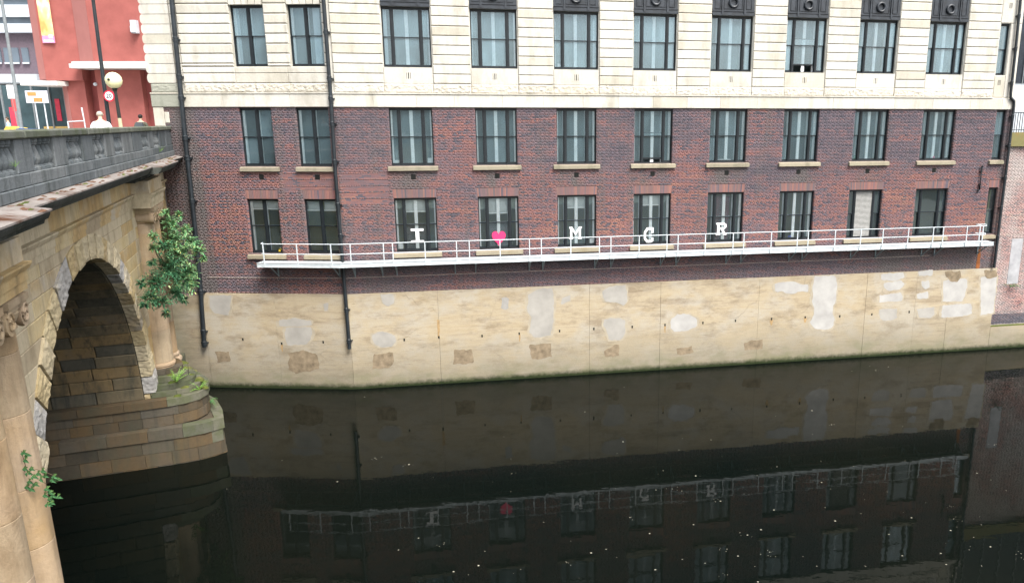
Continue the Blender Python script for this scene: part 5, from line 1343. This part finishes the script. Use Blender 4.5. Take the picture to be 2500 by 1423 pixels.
# globe beacon
bo = at(296, 305, 31.5); bo.z = ZS; gt = at(276, 197, 31.5); H_ = gt.z-ZS
be = root('globe_beacon', 'striped post topped by a large pale yellow globe', 'beacon', Matrix.Translation(bo)); BO = Matrix.Translation(bo); lean = (gt.x-bo.x)
lean = lean*.75
m_b, m_w = plain('black_band', (.02,.022,.02), .5), plain('cream_band', (.42,.38,.24), .5)
n = 7
for i in range(n):
    a, b = .0+(H_-.3)*i/n, (H_-.3)*(i+1)/n; q = MB(); q.tube([(lean*a/H_, 0, a), (lean*b/H_, 0, b)], [.085-.004*i, .085-.004*(i+1)], 10); part('post_band', q, m_b if (i != 3 and i != 1) else m_w, be, BO)
q = MB(); q.lathe([(.20, 0), (.20, .35), (.12, .6), (.09, .7)], 0, 0, 12); part('post_base', q, plain('green_base', (.10,.13,.075), .7), be, BO)
q = MB(); q.ball((lean, 0, H_), .315, 18, 1.04); part('globe', q, plain('yellow_globe', (.80,.76,.44), .35, var=.03), be, BO, True)
q = MB(); q.tube([(lean, -.34, H_+.02), (lean, -.30, H_+.02)], .05, 10); q.tube([(lean, 0, H_-.42), (lean, 0, H_-.28)], [.07, .12], 10); part('globe_fitting', q, m_b, be, BO)
pole('lamp_column', 'grey lamp column standing before the glazed building at the far left', 'lamp post', 12, -40, 53, 315, 46, .10, .08)
# direction sign board on two posts
so = at(90, 237, 45); sd = root('road_sign', 'white roadside board with two orange rectangles on two posts', 'sign', Matrix.Translation((so.x, 45, ZS))); SD = Matrix.Translation((so.x, 45, ZS))
bz0, bz1 = at(90, 252, 45).z-ZS, at(90, 222, 45).z-ZS; hw_ = (at(116, 237, 45).x-at(63, 237, 45).x)/2
q = MB(); q.box(-hw_, hw_, -.03, .03, bz0, bz1); part('sign_board', q, plain('lilac_white', (.62,.62,.70), .5, var=.03), sd, SD)
q = MB(); q.box(-hw_*.8, -.0*hw_, -.04, -.03, bz0+(bz1-bz0)*.58, bz1-.08); q.box(-hw_*.3, hw_*.5, -.04, -.03, bz0+.06, bz0+(bz1-bz0)*.42); part('orange_panel', q, plain('orange_print', (.80,.22,.07), .5), sd, SD)
for sx in (-.28, .42):
    q = MB(); q.tube([(sx*hw_*2*.6, .06, 0), (sx*hw_*2*.6, .06, bz1)], .035, 8); part('sign_post', q, M_wb, sd, SD)
o = at(67, 308, 46); o.z = ZS; bn2 = root('litter_bin', 'dark blue litter bin on the pavement below the road sign', 'bin', Matrix.Translation(o)); q = MB(); q.box(-.42, .42, -.3, .3, 0, 1.0); q.box(-.46, .46, -.34, .34, 1.0, 1.08); part('bin_body', q, plain('blue_plastic', (.035,.08,.22), .5), bn2, Matrix.Translation(o))
q = MB(); q.box(-.3, .3, -.345, -.30, .7, .9); part('bin_slot', q, M_dark, bn2, Matrix.Translation(o))
o = at(36, 302, 50); o.z = ZS; yb = root('grit_bin', 'mustard yellow rounded grit bin near the lamp column', 'bin', Matrix.Translation(o)); q = MB(); q.prism([(-.6, 0), (.6, 0), (.62, .75), (.5, 1.1), (-.3, 1.2), (-.62, .8)], -.4, .4, 'y'); part('bin_body', q, plain('mustard_plastic', (.52,.38,.08), .5), yb, Matrix.Translation(o))
q = MB(); q.box(-.65, .65, -.43, -.4, .72, .78); part('bin_lid_seam', q, M_grey, yb, Matrix.Translation(o))
o = at(44, 300, 52); o.z = ZS; fl = root('flag_sign', 'upright white and red flag sign in front of the shops', 'sign', Matrix.Translation(o)); FO = Matrix.Translation(o)
zz = lambda y: at(36, y, 52).z-ZS
q = MB(); q.tube([(0,0,0), (-.15, 0, zz(205))], .03, 6); part('flag_pole', q, M_grey, fl, FO)
q = MB(); q.box(-.38, .12, -.02, .02, zz(241), zz(208)); part('white_flag', q, M_letter, fl, FO); q = MB(); q.box(-.22, .12, -.021, .021, zz(272), zz(241)-.01); part('red_flag', q, plain('flag_red', (.42,.08,.08), .7), fl, FO)
ho = at(187, 302, 52); ho.z = ZS; hr = root('handrail', 'pale grey stepped handrail against the red wall', 'handrail', Matrix.Translation(ho))
q = MB(); zr = lambda y: at(187, y, 52).z-ZS
q.tube([(-.58, 0, 0), (-.58, 0, zr(302)+.12), (.55, 0, zr(301)+.15), (.5, 0, zr(263))], .05, 8); q.tube([(.55, 0, 0), (.55, 0, zr(301)+.15)], .04, 8); part('rail', q, M_wb, hr, Matrix.Translation(ho))

# ================================================================== right-hand neighbour
nb = root('old_brick_wall', 'weathered pinkish brick wall adjoining the office building on the right', 'wall', MAIN @ T(37, 0, 1.4))
q = MB(); q.box(37.0, 60, .24, .9, 1.2, 11.95); part('wall_core', q, plain('pale_mortar', (.36,.32,.30), .95, var=.2, scale=2), nb, MAIN)
def old_brick():
    m, nt, b = nmat('old_brick'); k = N(nt); t = k.n('ShaderNodeAttribute', attribute_name='tone').outputs['Fac']; so_ = k.n('ShaderNodeAttribute', attribute_name='soot').outputs['Fac']
    c = k.ramp(t, [(0, (.05,.055,.08)), (.25, (.16,.115,.115)), (.5, (.30,.17,.16)), (.8, (.40,.21,.185)), (1, (.36,.27,.22))]); c = k.mix(so_, c, (.40,.365,.345))
    k.l(c, b.inputs['Base Color']); b.inputs['Roughness'].default_value = .9; b.inputs['Specular IOR Level'].default_value = .12; return m
M_old = old_brick()
bl = lay_bricks(37.02, 42.0, 1.45, 11.9, [(38.0, 38.75, 3.9, 6.6)], 77); B, tone, _ = brick_arrays(bl, 77); B[:, 3:5] = 0
nn = vnoise((B[:,0]+B[:,1])/2, B[:,2], .5, .9, 12); tone = np.where(B[:,2] < 2.05, tone*.25, np.clip(tone+.1, .2, 1)); soot = np.where(B[:,2] < 2.05, .15*nn, np.clip((nn-.2)*1.0+np.clip((B[:,2]-3.5)/9, 0, .35), 0, .85))
me = brick_mesh(B, tone, soot); me.materials.clear(); me.materials.append(M_old); part('brick_courses', me, M_old, nb, MAIN @ T(0, .24, 0), kind='stuff')
q = MB(); q.box(38.0, 38.75, .215, .26, 3.9, 6.6); part('render_panel', q, plain('grey_render', (.33,.33,.34), .9, var=.2, scale=2), nb, MAIN)
q = MB(); q.box(37.0, 60, .05, .95, 11.95, 12.72); part('coping_beam', q, stone('mossy_concrete_beam', [(0, (.17,.16,.07)), (1, (.25,.22,.10))], grain=6, dirt=(.30,.12,.02), dirt_amt=.5), nb, MAIN)
rl = root('metal_railing', 'black upright bar railing on the mossy beam at the right edge', 'railing', MAIN @ T(37.4, .5, 12.72))
q = MB(); q.box(37.2, 60, .48, .52, 13.8, 13.85); q.box(37.2, 60, .48, .52, 12.84, 12.88); part('rail', q, M_pipe, rl, MAIN)
br_ = MB(); br_.box(-.014, .014, -.014, .014, 12.72, 13.82); brm = br_.mesh('bar', M_pipe)
for i in range(40): link('bar', brm, rl, MAIN @ T(37.3+.16*i, .5, 0))
hb = root('white_hoarding', 'white hoarding with a pink notice behind the railing at the right edge', 'hoarding', MAIN @ T(41, 5, 12))
q = MB(); q.box(37.4, 60, 5.0, 5.15, 11.9, 15.6); part('panel', q, M_wb, hb, MAIN)
q = MB(); q.box(39.4, 40.6, 4.96, 5.0, 14.3, 15.35); part('notice', q, plain('pink_notice', (.62,.22,.26), .6), hb, MAIN)
q = MB(); q.box(37.3, 60, .95, 5.0, 11.3, 11.9); link('yard', q.mesh('yard', M_asph), None, MAIN, kind='structure')
db = root('dark_building', 'dark blue black glazed building beyond the right end of the facade', 'building', MAIN @ T(42, 9, 12))
q = MB(); q.box(37.6, 70, 9, 20, 15.4, 34); part('wall', q, plain('dark_curtain_wall', (.02,.026,.036), .25, var=.3), db, MAIN)
q = MB(); q.box(37.5, 70, 8.7, 9, 15.2, 15.9); part('sill_band', q, M_grey, db, MAIN)
for i in range(8):
    q = MB(); q.box(38.3+i*1.6, 38.36+i*1.6, 8.93, 9, 15.9, 34); part('mullion', q, M_grey, db, MAIN)
q = MB(); q.box(37.6, 70, 9.2, 20, 11.9, 15.4); part('wall', q, M_grey, db, MAIN)

# ================================================================== people
def skin_mesh(name, verts, edges, radii, mat, parent, M, sub=2):
    me = bpy.data.meshes.new(name); me.from_pydata(verts, edges, []); me.materials.append(mat)
    o = link(name, me, parent, M)
    md = o.modifiers.new('skin', 'SKIN'); md.use_smooth_shade = True
    sv = me.skin_vertices[0].data if me.skin_vertices else None
    if sv is None:
        bm = bmesh.new(); bm.from_mesh(me); bm.verts.layers.skin.verify(); bm.to_mesh(me); bm.free(); sv = me.skin_vertices[0].data
    for i, rr in enumerate(radii):
        sv[i].radius = rr if isinstance(rr, tuple) else (rr, rr); sv[i].use_root = (i == 0)
    s = o.modifiers.new('sub', 'SUBSURF'); s.levels = sub; s.render_levels = sub
    return o
def person(label, M, skin, hairc, topc, trc, wide=1.0, stoop=0.0, hair_full=True, bag=None, step=.16):
    p = root('person', label, 'person', M)
    w = .17*wide; y = stoop
    V = [(0,0,.95), (0,.01,1.12), (0,y*.5,1.30), (0,y,1.42), (0,y*1.3,1.50), (0,y*1.6+.02,1.58), (0,y*1.6+.03,1.66), (0,y*1.6+.02,1.72),
         (w,y*.9,1.36), (w+.07,y*.6,1.14), (w+.05,y*.6+.12,.92), (w+.03,y*.6+.18,.84), (-w,y*.9,1.36), (-w-.07,y*.6-.02,1.14), (-w-.04,y*.6+.06,.90), (-w-.03,y*.6+.08,.82),
         (.09,0,.88), (.10,step,.48), (.10,step*.9,.08), (.10,step+.14,.03), (-.09,0,.88), (-.10,-step*.6,.48), (-.10,-step*1.6,.10), (-.10,-step*1.4,.03)]
    Eg = [(0,1),(1,2),(2,3),(3,4),(4,5),(5,6),(6,7),(3,8),(8,9),(9,10),(10,11),(3,12),(12,13),(13,14),(14,15),(0,16),(16,17),(17,18),(18,19),(0,20),(20,21),(21,22),(22,23)]
    Rr = [(.14*wide,.10),(.13*wide,.10),(.15*wide,.105),(.12*wide,.09),.055,.07,.082,.06, .06,.045,.035,.03,.06,.045,.035,.03, .085,.06,.04,.035,.085,.06,.04,.035]
    skin_mesh('body', V, Eg, Rr, skin, p, M)
    tv = [0,1,2,3,8,9,10,12,13,14]; mp = {v: i for i, v in enumerate(tv)}
    skin_mesh('shirt', [(V[v][0], V[v][1], V[v][2]-(.02 if v == 3 else 0)) for v in tv], [(mp[a], mp[b]) for a, b in Eg if a in mp and b in mp],
              [(.18*wide,.15),(.17*wide,.145),(.17*wide,.14),(.09*wide,.09),.075,.066,.052,.075,.066,.052], topc, p, M)
    lv = [0,16,17,18,20,21,22]; mp = {v: i for i, v in enumerate(lv)}
    skin_mesh('trousers', [V[v] for v in lv], [(mp[a], mp[b]) for a, b in Eg if a in mp and b in mp], [(.16*wide,.12),.105,.08,.065,.105,.08,.065], trc, p, M)
    hd = Vector(V[6])
    q = MB(); q.ball((hd.x, hd.y-.015, hd.z+.03), .104 if hair_full else .101, 14, 1.02)
    if not hair_full: q.v = [(x, yy, z if z < hd.z+.06 else z-.012) for x, yy, z in q.v]
    q.v = [v if not (v[1] > hd.y+.03 and v[2] < hd.z+.05) else (v[0]*.8, hd.y+.03, v[2]) for v in q.v]
    part('hair', q, hairc, p, M, True)
    q = MB(); q.ball((hd.x, hd.y+.098, hd.z-.01), .016, 8); q.ball((hd.x-.088, hd.y, hd.z), .022, 8, 1.4); q.ball((hd.x+.088, hd.y, hd.z), .022, 8, 1.4); part('nose_and_ears', q, skin, p, M, True)
    for sx, k in ((1, 19), (-1, 23)):
        q = MB(); b = Vector(V[k]); q.box(b.x-.05, b.x+.05, b.y-.20, b.y+.06, 0 if sx > 0 else .01, .09); part('shoe', q, M_dark, p, M)
    if bag:
        q = MB(); q.prism([(-.15, 0), (.15, 0), (.17, .2), (.13, .42), (-.13, .42), (-.17, .2)], -.30+y, -.13+y, 'y'); q.v = [(x, yy, z+1.0) for x, yy, z in q.v]; part('backpack', q, bag, p, M)
    return p
SK = plain('skin', (.52,.33,.24), .6, var=.05)
def pm(e, t, turn): return BRI @ T(e, t, 11.862) @ Matrix.Rotation(turn, 4, 'Z')
person('person in a white shirt with short white hair seen from behind above the balustrade', pm(-.85, -10.3, math.radians(8)), SK, plain('white_hair', (.40,.36,.29), .8), plain('white_shirt', (.66,.66,.69), .8, var=.03), plain('dark_trousers', (.04,.04,.05), .9), wide=1.3, stoop=.09, hair_full=False)
person('person with dark hair in an olive coat and backpack at the building corner', pm(-1.35, 1.2, math.radians(-10)), SK, plain('dark_hair', (.015,.013,.012), .7), plain('olive_coat', (.10,.10,.075), .9), plain('navy_trousers', (.02,.025,.04), .9), wide=1.25, bag=plain('grey_backpack', (.07,.08,.09), .8))
o = at(20, 300, 50); o.z = ZS+.01
person('distant person in a pale blue top and dark trousers at the far left', Matrix.Translation(o) @ Matrix.Rotation(math.radians(120), 4, 'Z'), SK, plain('brown_hair', (.06,.04,.03), .7), plain('pale_blue_top', (.30,.45,.62), .8), plain('black_trousers', (.015,.015,.02), .9))
